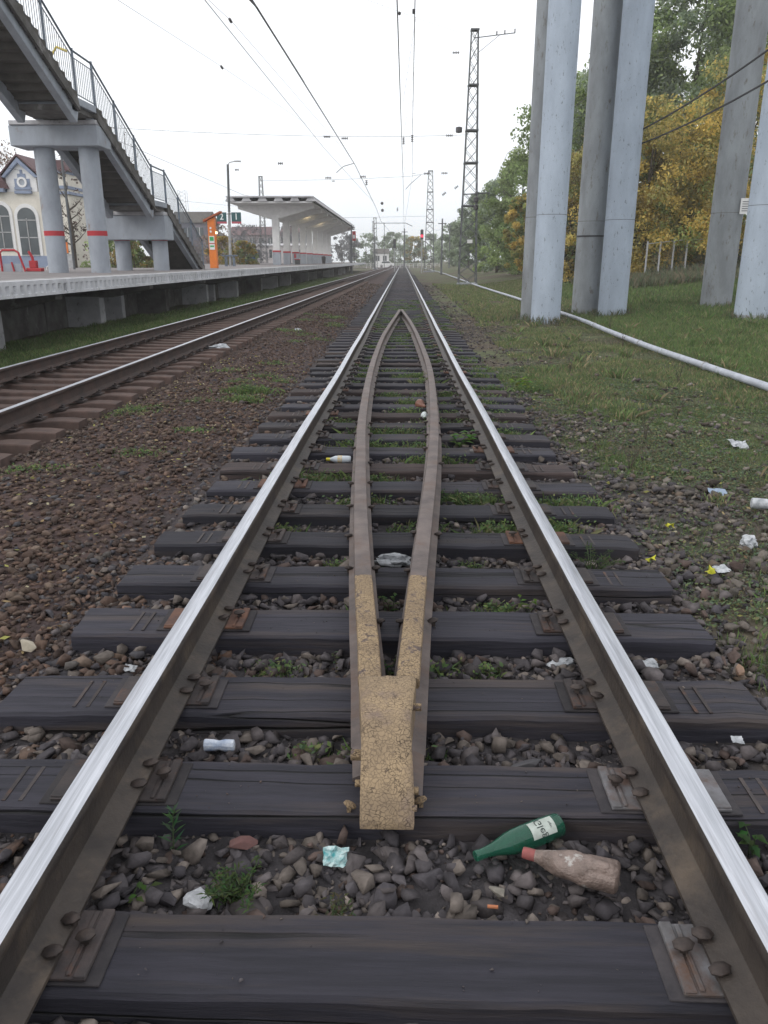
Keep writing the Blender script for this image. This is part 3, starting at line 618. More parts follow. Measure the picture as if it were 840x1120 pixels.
def leafy(name,label,loc,kind='broad',h=.1,r=.06,n=14,col=(.06,.12,.03),seed=1,cat='plant'):
    rr=random.Random(seed); V=[];F=[];C=[]
    def leaf(p,d,l,w,droop=.3):
        d=d.normalized(); s=d.cross(Vector((0,0,1)));
        if s.length<.1: s=Vector((1,0,0))
        s.normalize(); b=len(V)
        q=[p, p+d*l*.4+s*w/2+Vector((0,0,.01*0)), p+d*l-Vector((0,0,droop*l)), p+d*l*.4-s*w/2, p+d*l*.45+Vector((0,0,.08*l))]
        V.extend(q); F.extend([(b,b+1,b+4),(b+1,b+2,b+4),(b+2,b+3,b+4),(b+3,b,b+4)])
        c=[x*rr.uniform(.75,1.3) for x in col]; C.extend([c]*5)
    st=MB(); ns={'broad':3,'spiky':1,'fern':12,'rosette':1,'dead':1}[kind]
    for i in range(ns):
        a=rr.uniform(0,6.28); tip=Vector((math.cos(a)*r*rr.uniform(.3,1),math.sin(a)*r*rr.uniform(.3,1),h*rr.uniform(.6,1)))
        if kind=='spiky': tip=Vector((.01,0,h))
        base=Vector((rr.uniform(-1,1)*r*.3,rr.uniform(-1,1)*r*.3,-.01))
        if kind!='rosette': st.tube([base,(base+tip)/2+Vector((0,0,h*.15)),tip],[.0022,.0018,.001],5)
        k=max(3,n//ns)
        for j in range(k):
            t=(j+1)/k; p=base.lerp(tip,t) + Vector((0,0,h*.15*math.sin(t*3.14)))
            b=rr.uniform(0,6.28) if kind!='spiky' else j*2.4
            if kind=='rosette': leaf(base,Vector((math.cos(b),math.sin(b),rr.uniform(.2,.7))),r*rr.uniform(.7,1.2),r*.38,.25)
            elif kind=='spiky': leaf(p,Vector((math.cos(b),math.sin(b),.9)),h*.42*(1.15-t*.6),h*.07,.15)
            elif kind=='fern':
                for q in range(3): leaf(p+Vector((rr.uniform(-1,1),rr.uniform(-1,1),rr.uniform(-.6,.6)))*.014,Vector((rr.uniform(-1,1),rr.uniform(-1,1),rr.uniform(-.1,.9))),.022*rr.uniform(.6,1.3),.006,.2)
            else: leaf(p,Vector((math.cos(b),math.sin(b),rr.uniform(.1,.6))),r*.55*rr.uniform(.7,1.2),r*.30,.3)
    o=thing(name,label,cat,loc)
    if st.v: st.build('stem',MT['bark'] if kind=='dead' else MT['stemgreen'],o,local=True)
    f=np_mesh('foliage',np.array([v[:] for v in V]),np.array(F),MT['leaf'],np.array(C)); f.parent=o
    return o
MT['stemgreen']=flat('green_stem',(.05,.08,.03),.7)
leafy('weed','upright spiky green weed beside the left rail, rising in front of the second sleeper',(-.645,1.955,-.09),'spiky',.13,.05,26,(.065,.13,.06),3)
leafy('weed','small broad-leaved seedling in the stones just behind the front left tie plate',(-.69,1.74,-.09),'broad',.06,.055,9,(.06,.11,.03),4)
leafy('fern_weed','bushy feathery green weed left of centre behind the bottom sleeper',(-.40,1.745,-.095),'fern',.095,.105,150,(.07,.115,.04),5)
leafy('fern_weed','drier feathery weed beside the bottom sleeper, just left of the middle',(-.12,1.665,-.095),'fern',.06,.075,90,(.09,.10,.05),6)
leafy('weed','leafy weed at the right edge of the photo beside the second sleeper end',(1.13,1.96,-.08),'broad',.11,.07,15,(.05,.12,.03),7)
leafy('weed','low green rosette right of the ochre shoe, between the second and third sleepers',(.21,2.43,-.085),'rosette',.04,.05,12,(.06,.13,.04),8)
leafy('weed','green rosette right of the forked ochre rails behind the fourth sleeper',(.40,3.62,-.085),'rosette',.05,.085,14,(.06,.14,.04),9)
leafy('weed','weed against the inside of the right rail behind the fourth sleeper',(.69,3.62,-.085),'broad',.10,.07,14,(.09,.15,.03),10)
leafy('weed','thin weed growing between the two ochre prongs, above the fork',(.012,2.98,-.085),'broad',.09,.05,12,(.06,.11,.03),11)
leafy('weed','weed clump between the guard rails beyond the end of the ochre paint',(.0,3.62,-.085),'broad',.14,.06,20,(.06,.12,.03),12)
leafy('weed','bushy weed outside the right rail between two sleeper ends',(1.18,4.2,-.085),'fern',.13,.17,150,(.06,.10,.03),13)
leafy('weed','bright green leafy weed beside the grey stone near the right rail',(.60,7.25,-.085),'broad',.16,.17,34,(.11,.19,.05),14)
leafy('weed','bright yellow-green weed at the right end of a distant sleeper',(1.72,10.9,-.07),'broad',.16,.2,34,(.16,.26,.04),15)
leafy('weed','green weed by the sleeper left of the ochre shoe shaft',(-.22,3.02,-.085),'dead',.11,.04,12,(.09,.10,.05),16)
leafy('weed','dark green weed spreading right of the guard rails before the small paper scrap',(.36,4.55,-.085),'fern',.08,.14,160,(.06,.12,.03),17)
leafy('weed','wide dark green weed to the right of the guard rails, near a white scrap',(.44,5.45,-.085),'fern',.10,.16,160,(.055,.13,.03),18)
for k,(x,y,hh) in enumerate([(2.1,3.3,.12),(2.35,7.3,.30),(3.0,8.4,.26),(1.9,6.2,.2),(3.9,11.0,.35),(2.6,12.0,.3),(1.95,8.2,.25),(3.3,14.5,.35),(4.6,16.5,.4),(5.3,20.3,.5)]):
    rr=random.Random(k); m=MB()
    for b in range(5):
        a=rr.uniform(0,6.28); l=hh*rr.uniform(.5,1); m.tube([(0,0,-.02),(math.cos(a)*.02,math.sin(a)*.02,l*.5),(math.cos(a)*.06,math.sin(a)*.06,l)],[.0035,.0025,.0012],4)
        for q in range(5):
            t=rr.uniform(.4,1); p=Vector((math.cos(a)*.06*t,math.sin(a)*.06*t,l*t)); m.cone(p,p+Vector((rr.uniform(-1,1),rr.uniform(-1,1),.8))*.03,.003,.001,4)
    o=m.build('dead_weed',MT['bark']); o.location=(x,y,float(gh(x,y)))
    tag(o,'thin dry brown weed stalk standing in the rough ground right of the near track','dry weed','dry weed stalks beside the track')

# ------------------------------------------------------------------ litter
def bottle(name,label,p0,p1,prof,mt,capm=None,cat='bottle',rad=1.,dent=0.):
    p0=Vector(p0);p1=Vector(p1); d=(p1-p0); L_=d.length; q=d.to_track_quat('Z','X').to_matrix()
    o=thing(name,label,cat,tuple(p0)); m=MB(); n=28; rr=random.Random(4)
    m.lathe([(r*L_,z*L_) for r,z in prof],tuple(p0),q,n=n)
    if dent:
        for i,v in enumerate(m.v):
            w=Vector(v)-p0; t=w.dot(d.normalized())/L_
            if .12<t<.95:
                c=p0+d*t; k=1-dent*(fbm(np.array([v[0]*26+t*9]),np.array([v[1]*26+v[2]*30]),1.,2)[0]-.35)*1.6
                m.v[i]=tuple(c+(Vector(v)-c)*k)
    b=m.build('bottle_body',mt,o,smooth=True); b.modifiers.new('s','SUBSURF').render_levels=1
    if capm:
        m=MB(); r=prof[1][0]*L_*1.12; ring=[(r,-.018),(r*1.04,-.002),(r*1.02,.012),(r*.98,.0125)]
        m.lathe([(r*.9,-.021)]+ring,tuple(p0),q,n=18); m.build('bottle_cap',capm,o,smooth=True)
    return o,q,d
glassm,nt,b=new_mat('green_bottle_glass'); b.inputs['Base Color'].default_value=(.05,.26,.17,1); b.inputs['Roughness'].default_value=.06; b.inputs['Transmission Weight'].default_value=.75; b.inputs['IOR'].default_value=1.45
gb,q,d=bottle('glass_bottle','green glass bottle with a white label lying on the stones right of centre',(.240,1.715,.070),(.492,1.838,.078),
  [(.040,0),(.052,.0),(.054,.02),(.046,.04),(.052,.16),(.075,.26),(.105,.36),(.124,.46),(.124,.93),(.115,.985),(.09,1.0),(.05,.985)],glassm)
Lb=d.length; P0=Vector((.240,1.715,.070)); ax=d.normalized(); rad=.124*Lb+.0008
up=Vector((-.35,-.62,.70)); up=(up-ax*up.dot(ax)).normalized(); sd=ax.cross(up)
def lab(u,v,r=rad): # u along axis (m from base of the neck), v angle
    return P0+ax*u+up*math.cos(v)*r+sd*math.sin(v)*r
m=MB(); n=10; V=[lab(.168+.078*a,-.72+1.44*b/n) for a in(0,1) for b in range(n+1)]; m.add(V,[(i,i+1,n+2+i,n+1+i) for i in range(n)])
paper=mat('bottle_label_paper',(.50,.56,.52),(.34,.38,.35),scale=30,rough=.8,bump=.1)
lo=m.build('bottle_label',paper,gb,smooth=True)
def text_mesh(s,size,font_off=0.):
    cu=bpy.data.curves.new('txt','FONT'); cu.body=s; cu.size=size; cu.align_x='CENTER'; cu.align_y='CENTER'; cu.offset=font_off
    ob=bpy.data.objects.new('txt',cu); COL.objects.link(ob); dg=bpy.context.evaluated_depsgraph_get(); dg.update()
    me=bpy.data.meshes.new_from_object(ob.evaluated_get(dg)); 
    V=[tuple(v.co) for v in me.vertices]; F=[tuple(p.vertices) for p in me.polygons]; bpy.data.objects.remove(ob); bpy.data.curves.remove(cu); bpy.data.meshes.remove(me)
    return V,F
ink=flat('dark_ink',(.02,.03,.03),.8)
V,F=text_mesh('Gleg',.030); m=MB(); m.add([lab(.200-y_*1.0,(x_)/rad,rad+.0007) for x_,y_,z_ in V],F)
V,F=text_mesh('lager',.010); m.add([lab(.230-y_*1.0,(x_)/rad,rad+.0007) for x_,y_,z_ in V],F)
m.build('label_lettering',ink,lo,fixn=False)
pet=mat('dirty_plastic',(.25,.19,.165),(.14,.105,.09),scale=22,rough=.42,bump=1.,bscale=20,dist=.02,c3=(.42,.40,.38),c3scale=15,c3th=(.57,.64),spec=.6)
bottle('plastic_bottle','dented dirty pinkish plastic bottle with a faded red cap lying by the green glass bottle',(.388,1.712,.082),(.605,1.628,.085),
  [(.03,-.02),(.058,-.01),(.064,.05),(.075,.09),(.15,.19),(.20,.32),(.212,.5),(.20,.58),(.212,.64),(.212,.88),(.19,.96),(.13,1.0),(.05,.985)],pet,mat('faded_red_cap',(.30,.09,.085),(.2,.065,.06),rough=.7,scale=30),dent=.55)
bw,q,d=bottle('juice_bottle','small clear bottle with a yellow cap lying against the left guard rail',(-.575,6.50,-.0),(-.39,6.50,.0),
  [(.03,0),(.06,0),(.065,.04),(.07,.12),(.15,.26),(.165,.32),(.165,.93),(.14,1.0),(.05,.99)],mat('pale_plastic',(.62,.68,.74),(.5,.56,.62),rough=.3,scale=9),flat('yellow_cap',(.62,.55,.03),.5))
m=MB(); q3=(Vector((1,0,0))).to_track_quat('Z','X').to_matrix(); m.lathe([(.0312,0),(.0315,.001),(.0315,.035),(.0312,.036)],(-.50,6.50,0),q3,n=20); m.build('bottle_label',mat('yellow_print',(.6,.42,.16),(.55,.55,.5),scale=60,rough=.6),bw,smooth=True)

def crumple(name,label,loc,size,mt,cat='litter',seed=1,sub=2,amp=.35,rz=0.,group=None):
    bm=bmesh.new(); bmesh.ops.create_icosphere(bm,subdivisions=sub+1,radius=1.); r=random.Random(seed)
    fr=[(Vector((r.uniform(-1,1),r.uniform(-1,1),r.uniform(-1,1))).normalized(),r.uniform(2,6),r.uniform(0,6)) for _ in range(9)]
    for v in bm.verts:
        k=1+sum(amp/5*(abs(math.sin(v.co.dot(a)*f+p))*2-1) for a,f,p in fr)+r.uniform(-.08,.08)
        c=v.co*k; v.co=Vector((c.x*size[0],c.y*size[1],c.z*size[2]))
    me=bpy.data.meshes.new(name); bm.to_mesh(me); bm.free(); me.materials.append(mt); o=bpy.data.objects.new(name,me); COL.objects.link(o)
    o.location=loc; o.rotation_euler=(0,0,rz); return tag(o,label,cat,group)
def sheet(name,label,loc,size,mt,seed=1,n=7,amp=.3,rz=0.,tilt=.3,cat='litter'):
    r=random.Random(seed); m=MB(); H=[[r.uniform(-1,1)*amp*size for _ in range(n)] for _ in range(n)]
    V=[((i/(n-1)-.5)*size*1.3+r.uniform(-.08,.08)*size,(j/(n-1)-.5)*size+r.uniform(-.08,.08)*size,H[i][j]*.5) for i in range(n) for j in range(n)]
    m.add(V,[(i*n+j,i*n+j+1,(i+1)*n+j+1,(i+1)*n+j) for i in range(n-1) for j in range(n-1)]); o=m.build(name,mt)
    so=o.modifiers.new('t','SOLIDIFY'); so.thickness=.0015; o.location=loc; o.rotation_euler=(tilt,r.uniform(-.2,.2),rz); return tag(o,label,cat)
LT=MT['litter']
# crushed packet
pk=thing('crushed_packet','crushed white and blue packet on the stones left of the ochre shoe','packet',(-.60,2.405,-.04))
m=MB(); q=Matrix.Rotation(.08,3,'Z')@Matrix.Rotation(-.2,3,'X')
m.lathe([(.012,-.052),(.022,-.05),(.021,-.02),(.017,0),(.022,.02),(.021,.05),(.01,.052)],(-.60,2.405,-.035),Matrix.Rotation(R(90),3,'Y')@Matrix.Diagonal((1,.8,1)),n=10)
m.build('packet_body',mat('printed_paper',(.66,.70,.76),(.25,.33,.48),scale=26,rough=.6,bump=.5,bscale=40),pk,bevel=.003)
crumple('foam_fragment','chipped white block with grey dirt left of the feathery weed',(-.505,1.715,-.055),(.034,.025,.017),mat('dirty_foam',(.55,.57,.6),(.3,.31,.33),scale=30,rough=.8,bump=.6),seed=3,rz=-.4,sub=1)
sheet('wrapper','small turquoise and white wrapper in the stones left of the ochre shoe tip',(-.135,1.885,-.05),.05,mat('turquoise_print',(.5,.62,.62),(.05,.28,.30),scale=45,rough=.6),5,tilt=.7)
crumple('rag','crumpled white rag between the two guard rails',(.012,4.22,-.035),(.062,.040,.022),LT,seed=8,cat='rag',amp=.9)
crumple('paper_cup','squashed pale cup leaning on the inside of the right guard rail',(.30,8.43,.02),(.032,.08,.03),mat('cup_paper',(.6,.66,.66),(.5,.55,.56),scale=8,rough=.6),seed=9,cat='cup',amp=.15)
o,_,_=bottle('brown_shard','broken brown bottle neck beside the right guard rail beyond the cup',(.25,9.15,.02),(.33,9.0,.01),[(.02,0),(.35,0),(.36,.2),(.2,.5),(.1,.7),(.1,1)],mat('brown_glass',(.22,.10,.07),(.14,.06,.04),rough=.3,scale=10))
sheet('paper_scrap','star-shaped torn white paper on the grass at the right edge',(3.3,7.4,-.045),.125,LT,11)
sheet('plastic_shard','flat bluish plastic piece on the rough ground right of the track',(2.47,5.75,-.05),.10,mat('blue_grey_plastic',(.25,.32,.42),(.2,.26,.35),rough=.5,scale=8),12,amp=.05)
o,_,_=bottle('white_bottle','crushed white bottle lying at the right edge of the photo on the verge',(2.57,5.40,-.03),(2.82,5.36,-.03),[(.05,0),(.14,0),(.15,.06),(.16,.4),(.13,.6),(.16,.9),(.1,1)],LT,dent=.25)
crumple('crumpled_tissue','crumpled white tissue right of the yellow leaf, on gravel near the right edge',(2.23,4.63,-.045),(.035,.035,.032),LT,seed=14,cat='tissue',amp=.6)
sheet('wrapper','silvery wrapper lying behind the nearer yellow leaves on the right gravel',(1.9,4.2,-.055),.06,LT,15,amp=.1,rz=.3)
sheet('paper_scrap','small white scrap beside the right end of the third sleeper',(1.30,2.50,-.045),.03,LT,16,amp=.1)
crumple('paper_wad','flattened white paper wad against the inside of the right rail',(.77,3.10,-.065),(.055,.022,.014),LT,seed=17,rz=.4)
sheet('paper_scrap','white scraps near the right end of the fourth sleeper',(1.15,3.08,-.055),.05,LT,18,amp=.15)
sheet('paper_scrap','pale scrap on the stones left of the left rail near the third sleeper',(-1.12,2.98,-.05),.035,LT,19)
sheet('paper_scrap','small white scrap beside the left rail at the left-hand stones near the second sleeper',(-1.03,2.43,-.05),.025,LT,20)
crumple('litter_heap','small heap of white litter at the sleeper ends of the left-hand track',(-3.55,15.3,-.03),(.16,.14,.06),LT,seed=21,amp=.7)
sheet('wrapper','white wrapper near the cup between guard rail and right rail',(.47,5.2,-.04),.07,LT,22)
sheet('paper_scrap','tiny white scrap on the red stones beyond the white litter heap',(-2.6,20.,-.05),.12,LT,23)
yl=mat('yellow_leaf',(.50,.47,.03),(.35,.38,.03),scale=30,rough=.7)
for k,(x,y,s,l) in enumerate([(1.82,4.87,.055,'bright yellow fallen leaf, farthest of the three on the right gravel'),(1.52,4.26,.055,'yellow-green fallen leaf at the right end of the fifth sleeper'),(1.80,4.10,.055,'yellow-green fallen leaf beside the silvery wrapper')]):
    m=MB(); pts=[]
    for i in range(10):
        a=i*math.pi/5; rr_=s*(.6 if i%2==0 else .33); pts.append((math.cos(a)*rr_,math.sin(a)*rr_,.012*(i%3)))
    m.add([(0,0,.02)]+pts,[(0,1+i,1+(i+1)%10) for i in range(10)]); o=m.build('fallen_leaf',yl,fixn=False); o.location=(x,y,-.035); o.rotation_euler=(-.5,.2,k*1.3); tag(o,l,'leaf','yellow fallen leaves on the gravel')
    o.modifiers.new('t','SOLIDIFY').thickness=.001
ps=mat('pale_stone',(.42,.38,.30),(.3,.27,.22),scale=20,rough=.9,bump=.4)
def rock(label,loc,s,mt,seed,sub=1):
    V_,F_=hull(14,seed,True); m=MB(); m.add([(v[0]*s[0],v[1]*s[1],v[2]*s[2]) for v in V_],[tuple(int(i) for i in f) for f in F_]); o=m.build('stone',mt); o.location=loc; o.rotation_euler=(.2,.1,seed); return tag(o,label,'stone')
rock('pale cream stone on the red gravel left of the left rail',(-1.66,3.17,-.045),(.05,.04,.035),ps,301)
rock('large pinkish red stone lying behind the feathery weed, against the second sleeper',(-.42,1.925,-.045),(.045,.028,.024),mat('pink_stone',(.13,.065,.06),(.09,.05,.047),scale=20,rough=.85,bump=.3),302)
rock('rounded pale grey boulder inside the right rail beside the bright weed',(.69,6.85,-.03),(.10,.08,.07),mat('grey_boulder',(.2,.195,.19),(.14,.135,.13),scale=12,rough=.9),303)
rock('pale speckled stone on the gravel left of the green bottle neck',(.335,1.765,-.055),(.032,.026,.024),mat('speckled_stone',(.26,.24,.21),(.16,.15,.13),scale=30,rough=.9),304)
rock('dark split timber-like stone in front of the third sleeper, near the right rail',(.50,2.33,-.05),(.07,.035,.025),mat('dark_slate',(.075,.073,.078),(.045,.044,.05),scale=8,stretch=(1,8,1),rough=.7),305)
rock('orange tinted pale stone by the right end of the fourth sleeper',(1.52,3.02,-.05),(.045,.03,.03),mat('orange_stone',(.26,.17,.11),(.18,.12,.09),scale=20,rough=.9),306)
m=MB(); m.cone((-.013,0,.0),(.013,-.004,.002),.0045,n=8); o=m.build('cigarette_butt',flat('filter_orange',(.40,.15,.07),.8)); o.location=(.31,1.69,-.035); tag(o,'orange cigarette end among the stones below the green bottle','cigarette end')

# ------------------------------------------------------------------ white pipe
pp=[(5.2,2.),(4.95,7.),(4.78,10.1),(4.74,13),(4.73,15.2),(4.84,19),(5.0,23.4),(5.0,35),(4.92,53),(5.1,80),(5.2,115),(4.6,178)]
pts=smooth_path([(b,a) for a,b in pp],1.2)
m=MB(); m.tube([(x,y,.02+.06*math.sin(y*.35)*0+.02) for x,y in pts],.052,14)
pi=thing('pipeline','long white pipe lying along the grass right of the near track','pipe',(4.8,10,0)); m.build('pipe_run',MT['white_pipe'],pi,smooth=True)
for y in (6,9.2,12.3,15.8,20.3,26,33):
    x=float(np.interp(y,[p[1] for p in pts],[p[0] for p in pts])); MB().cone((x,y,.04),(x,y+.03,.04),.063,n=14).build('pipe_joint',MT['fence_w'],pi,smooth=True)

# ------------------------------------------------------------------ viaduct columns
def column(label,x,y,z,r,mt,extra=None,H=21.,mz=None):
    o=thing('viaduct_column',label,'column',(x,y,z-.25),group='round columns of the viaduct'); m=MB()
    n=48; zs=[0,3,6,9,12,15,H]
    m.lathe([(r,zz) for zz in zs],(x,y,z-.25),n=n); m.build('column_shaft',mt,o,smooth=True)
    m=MB(); m.lathe([(r-.01,3.1),(r+.0015,3.1),(r+.0015,3.112),(r-.01,3.112)],(x,y,z-.25),n=48); m.build('joint_line',MT['conc_old'],o)
    m=MB(); m.lathe([(r+.012,0),(r+.06,.0),(r+.03,.30),(r+.006,.33)],(x,y,z-.25),n=32); m.build('column_foot',MT['conc_darker'],o,smooth=True)
    return o
column('leftmost column of the right-hand group, half hidden behind the paler one',3.90,23.6,-.1,.40,MT['conc_darker2'] if 'conc_darker2' in MT else MT['conc_darker'])
column('pale blue-grey column in front of the leftmost one, nearest the track',4.0,22.3,-.1,.40,MT['conc'])
c1=column('darker column with a dark strap round it, third from the left',5.93,26.0,-.1,.44,MT['conc_darker'])
MB().lathe([(.445,2.3),(.455,2.3),(.455,2.345),(.445,2.345)],(5.93,26.0,0),n=32).build('strap',MT['wire'],c1,smooth=True)
column('pale column touching the darker strapped one, fourth from the left',6.55,25.1,-.1,.43,MT['conc'])
d1=column('column carrying a small white notice, standing apart to the right',10.1,26.1,.14,.47,MT['conc_darker'])
column('pale column cut off by the right edge of the photo',9.63,22.2,.12,.47,MT['conc'])
m=MB(); m.bx(10.28,10.62,25.585,25.6,2.95,3.4); nb=m.build('notice_plate',MT['white'],d1)
m=MB()
for k in range(5): m.bx(10.33,10.57,25.578,25.584,3.03+.065*k,3.05+.065*k)
m.build('notice_lines',MT['steel'],nb)

# ------------------------------------------------------------------ platform
PX=-6.8; PZ=1.25
pf=thing('station_platform','raised concrete railway platform with a dented pale edge, left of the left-hand track','platform',(-9,20,0))
m=MB(); m.bx(-22,PX-.10,-4,150,PZ-.18,PZ-.004); m.build('platform_deck',MT['deck'],pf)
m=MB(); m.bx(PX-.55,PX-.40,-4,150,PZ-.003,PZ+.001); m.build('edge_line',MT['edge_line'],pf)
for k,(y0,y1) in enumerate([(4.3+6*i,10.27+6*i) for i in range(12)]):
    m=MB(); x1=PX; 
    if y0<60:
        N=int((y1-y0)/.03); zr=[PZ-.285,PZ-.235,PZ-.215,PZ-.16,PZ-.10,PZ-.075,PZ-.02,PZ]; V=[]
        for i in range(N+1):
            yy=y0+(y1-y0)*i/N; c=max(0,math.cos((yy-y0)*2*math.pi/.27))**.6
            for j,z in enumerate(zr): V.append((x1-(.075*c if j in(2,3,4) else 0),yy,z))
        L_=len(zr); F=[(i*L_+j,i*L_+j+1,(i+1)*L_+j+1,(i+1)*L_+j) for i in range(N) for j in range(L_-1)]; m.add(V,F)
        m.add([(x1,y0,PZ),(x1,y1,PZ),(x1-.25,y1,PZ),(x1-.25,y0,PZ)],[(0,1,2,3)]); m.add([(x1,y0,PZ-.285),(x1,y1,PZ-.285),(x1-.25,y1,PZ-.285),(x1-.25,y0,PZ-.285)],[(0,1,2,3)])
        m.add([(x1,y0,PZ-.285),(x1,y0,PZ),(x1-.25,y0,PZ),(x1-.25,y0,PZ-.285)],[(0,1,2,3)])
    else: m.bx(x1-.25,x1,y0,y1,PZ-.285,PZ)
    m.build('edge_slab',MT['fascia'],pf,fixn=True)
m=MB(); m.bx(PX-.25,PX,76.3,150,PZ-.285,PZ); m.build('edge_slab',MT['fascia'],pf)
y=10.1; i=0
while y<118:
    m=MB(); m.prism([(-9.6,PZ-.30),(-6.95,PZ-.30),(-6.95,PZ-.40),(-8.0,PZ-.62),(-9.6,PZ-.66)],y-.16,y+.16); m.build('bracket',MT['conc_old'],pf,bevel=.015,seg=1)
    m=MB(); m.bx(-9.7,-8.25-random.uniform(0,.15),y-.18,y+.18,-.45,PZ-.61); m.build('support_post',MT['conc_white'] if i%3!=0 else MT['conc_old'],pf,bevel=.02,seg=1)
    if i%2==0 and y<50:
        m=MB(); m.bx(-9.4,-8.6,y+2.2,y+2.45,-.45,PZ-.4); m.build('support_post',MT['conc_white'],pf,bevel=.02,seg=1)
    y+=6.12 if y<30 else 6.3; i+=1
m=MB(); rr=random.Random(9); y=0
while y<140:
    l=rr.uniform(1.6,3.2); x=-9.3+rr.uniform(-.15,.25); m.prism([(y,-.5),(y+l-.04,-.5),(y+l-.1,PZ-.35-rr.uniform(0,.5)),(y+.15,PZ-.25)],x-.3,x,axis='x'); y+=l
m.build('retaining_blocks',MT['conc_old'],pf,bevel=.03,seg=2)
m=MB(); m.bx(-10.3,-9.9,-4,150,-.5,PZ-.2); m.build('back_wall',MT['conc_old'],pf)
m=MB(); V_,F_=hull(22,77,True); m.add([(-8.9+v[0]*.7,12.9+v[1]*1.3,.25+v[2]*.75) for v in V_],[tuple(int(i) for i in f) for f in F_]); m.build('rubble_block',MT['conc_old'],pf)

# ------------------------------------------------------------------ footbridge stairs
TP=[(35.3,1.27),(30.3,3.55),(28.7,3.58),(24.05,5.66),(22.7,5.69),(14.0,9.70)]
st=thing('footbridge_stairs','long concrete footbridge stairway descending onto the platform from the upper left','stairs',(-9.8,30,1.25))
XR=-8.6; XL=-10.42
def sweepx(poly,x0,x1,name,mt,par=st,bevel=.01): m=MB(); m.prism(poly,x0,x1,axis='x'); return m.build(name,mt,par,bevel=bevel,seg=1)
for xa,xb in((XR-.30,XR-.10),(XL+.10,XL+.30)):
    for a,b in((0,1),(2,3),(4,5)):
        (y0,z0),(y1,z1)=TP[a],TP[b]; sweepx([(y0+.25,z0-.30),(y1-.1,z1-.22),(y1-.1,z1-.42),(y0+.1,z0-.58)] if a else [(y0-.05,z0-.02),(y1-.1,z1-.22),(y1-.1,z1-.42),(y0-.85,z0-.02)],xa,xb,'stringer',MT['conc_blue'])
for a,b in((0,1),(2,3),(4,5)):
    (y0,z0),(y1,z1)=TP[a],TP[b]; n=int(round((z1-z0)/.155)); m=MB(); ry=(y0-y1)/n; rz=(z1-z0)/n
    for k in range(n):
        yy=y0-ry*(k+.5); zz=z0+rz*(k+1); m.bx(XL,XR+.015,yy-ry/2-.03,yy+ry/2,zz-.25,zz)
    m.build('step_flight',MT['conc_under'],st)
    sweepx([(y0+.02,z0-.02),(y1,z1-.09),(y1,z1-.33),(y0+.12,z0-.30)],XR-.06,XR+.02,'cheek_beam',MT['conc_old'],bevel=0)
for a,b in((1,2),(3,4)):
    (y0,z0),(y1,z1)=TP[a],TP[b]; m=MB(); m.bx(XL,XR,y1-.05,y0+.05,z1-.16,z1+.02); m.build('landing',MT['conc_blue'],st,bevel=.01)
    m=MB(); m.bx(XL+.1,XR-.1,y1-.15,y0+.1,z1-.30,z1-.17); m.build('landing_beam',MT['conc_old'],st)
def pier(yc,ztop,zbot,cols,x0,x1):
    m=MB(); m.bx(x0,x1,yc-.52,yc+.52,zbot,ztop-.12); c=m.build('pier_cap',MT['conc_blue'],st,bevel=.02,seg=1)
    m=MB(); m.bx(x0+.04,x1+.0,yc-.57,yc+.57,ztop-.117,ztop); m.build('cap_slab',MT['conc_white'],c,bevel=.015,seg=1)
    for x in cols:
        m=MB(); m.lathe([(.285,PZ-.01),(.285,zbot+.0)],(x,yc,0),n=28); c=m.build('pier_column',MT['conc_blue'],st,smooth=True)
        m=MB(); m.lathe([(.286,2.30),(.289,2.30),(.289,2.44),(.286,2.44)],(x,yc,0),n=28); m.build('red_band',MT['red'],c,smooth=True)
pier(24.5,5.36,4.70,(-9.12,-10.42),-11.15,-8.62)
pier(30.4,3.28,2.32,(-9.02,-10.42),-11.15,-8.62)
# railings
def railing(x,par):
    pts=[(y,z) for y,z in TP]; off=1.12
    def on(y): return float(np.interp(-y,[-p[0] for p in pts],[p[1] for p in pts]))
    m=MB(); m.tube([(x,y,z+off) for y,z in pts],.028,6); m.tube([(x,y,z+off-.16) for y,z in pts],.014,5); m.build('handrail',MT['railing'],par)
    m=MB(); m.tube([(x,y,z+.10) for y,z in pts],.016,5); m.build('bottom_rail',MT['railing'],par)
    py=[35.25,33.6,31.9,30.3,28.8,27.2,25.6,24.05,22.75,21.1,19.5,17.9,16.2,14.6]
    for a in py: MB().box((x,a,on(a)+off/2),(.05,.05,off+.1)).build('railing_post',MT['railing'],par)
    for a,b in zip(py[:-1],py[1:]):
        m=MB(); n=max(2,int((a-b)/.125))
        for k in range(1,n): 
            yy=a+(b-a)*k/n; m.cone((x,yy,on(yy)+.10),(x,yy,on(yy)+off-.16),.0085,n=4,caps=False)
        m.build('baluster_panel',MT['railing'],par)
railing(XR-.03,st); railing(XL+.03,st)

# ------------------------------------------------------------------ canopy
cn=thing('platform_canopy','white concrete platform canopy on a single row of columns','canopy',(-10.8,70,1.25))
for k in range(9):
    yc=70+6.2*k; m=MB(); m.bx(-11.08,-10.48,yc-.22,yc+.22,PZ,5.2); c=m.build('canopy_column',MT['white'] if k%2==0 else MT['cream_white'] if 'cream_white' in MT else MT['white'],cn,bevel=.02,seg=1)
    m=MB(); m.bx(-11.10,-10.46,yc-.24,yc+.24,PZ,2.28); m.build('painted_base',MT['conc_blue'],c)
    m=MB(); m.bx(-11.11,-10.45,yc-.25,yc+.25,2.283,2.42); m.build('red_band',MT['red'],c)
    m=MB(); m.prism([(-11.3,5.0),(-10.3,5.0),(-7.5,5.78),(-7.5,6.05),(-13.9,6.05),(-13.9,5.72)],yc-.2,yc+.2); m.build('canopy_beam',MT['white'],cn,bevel=.02,seg=1)
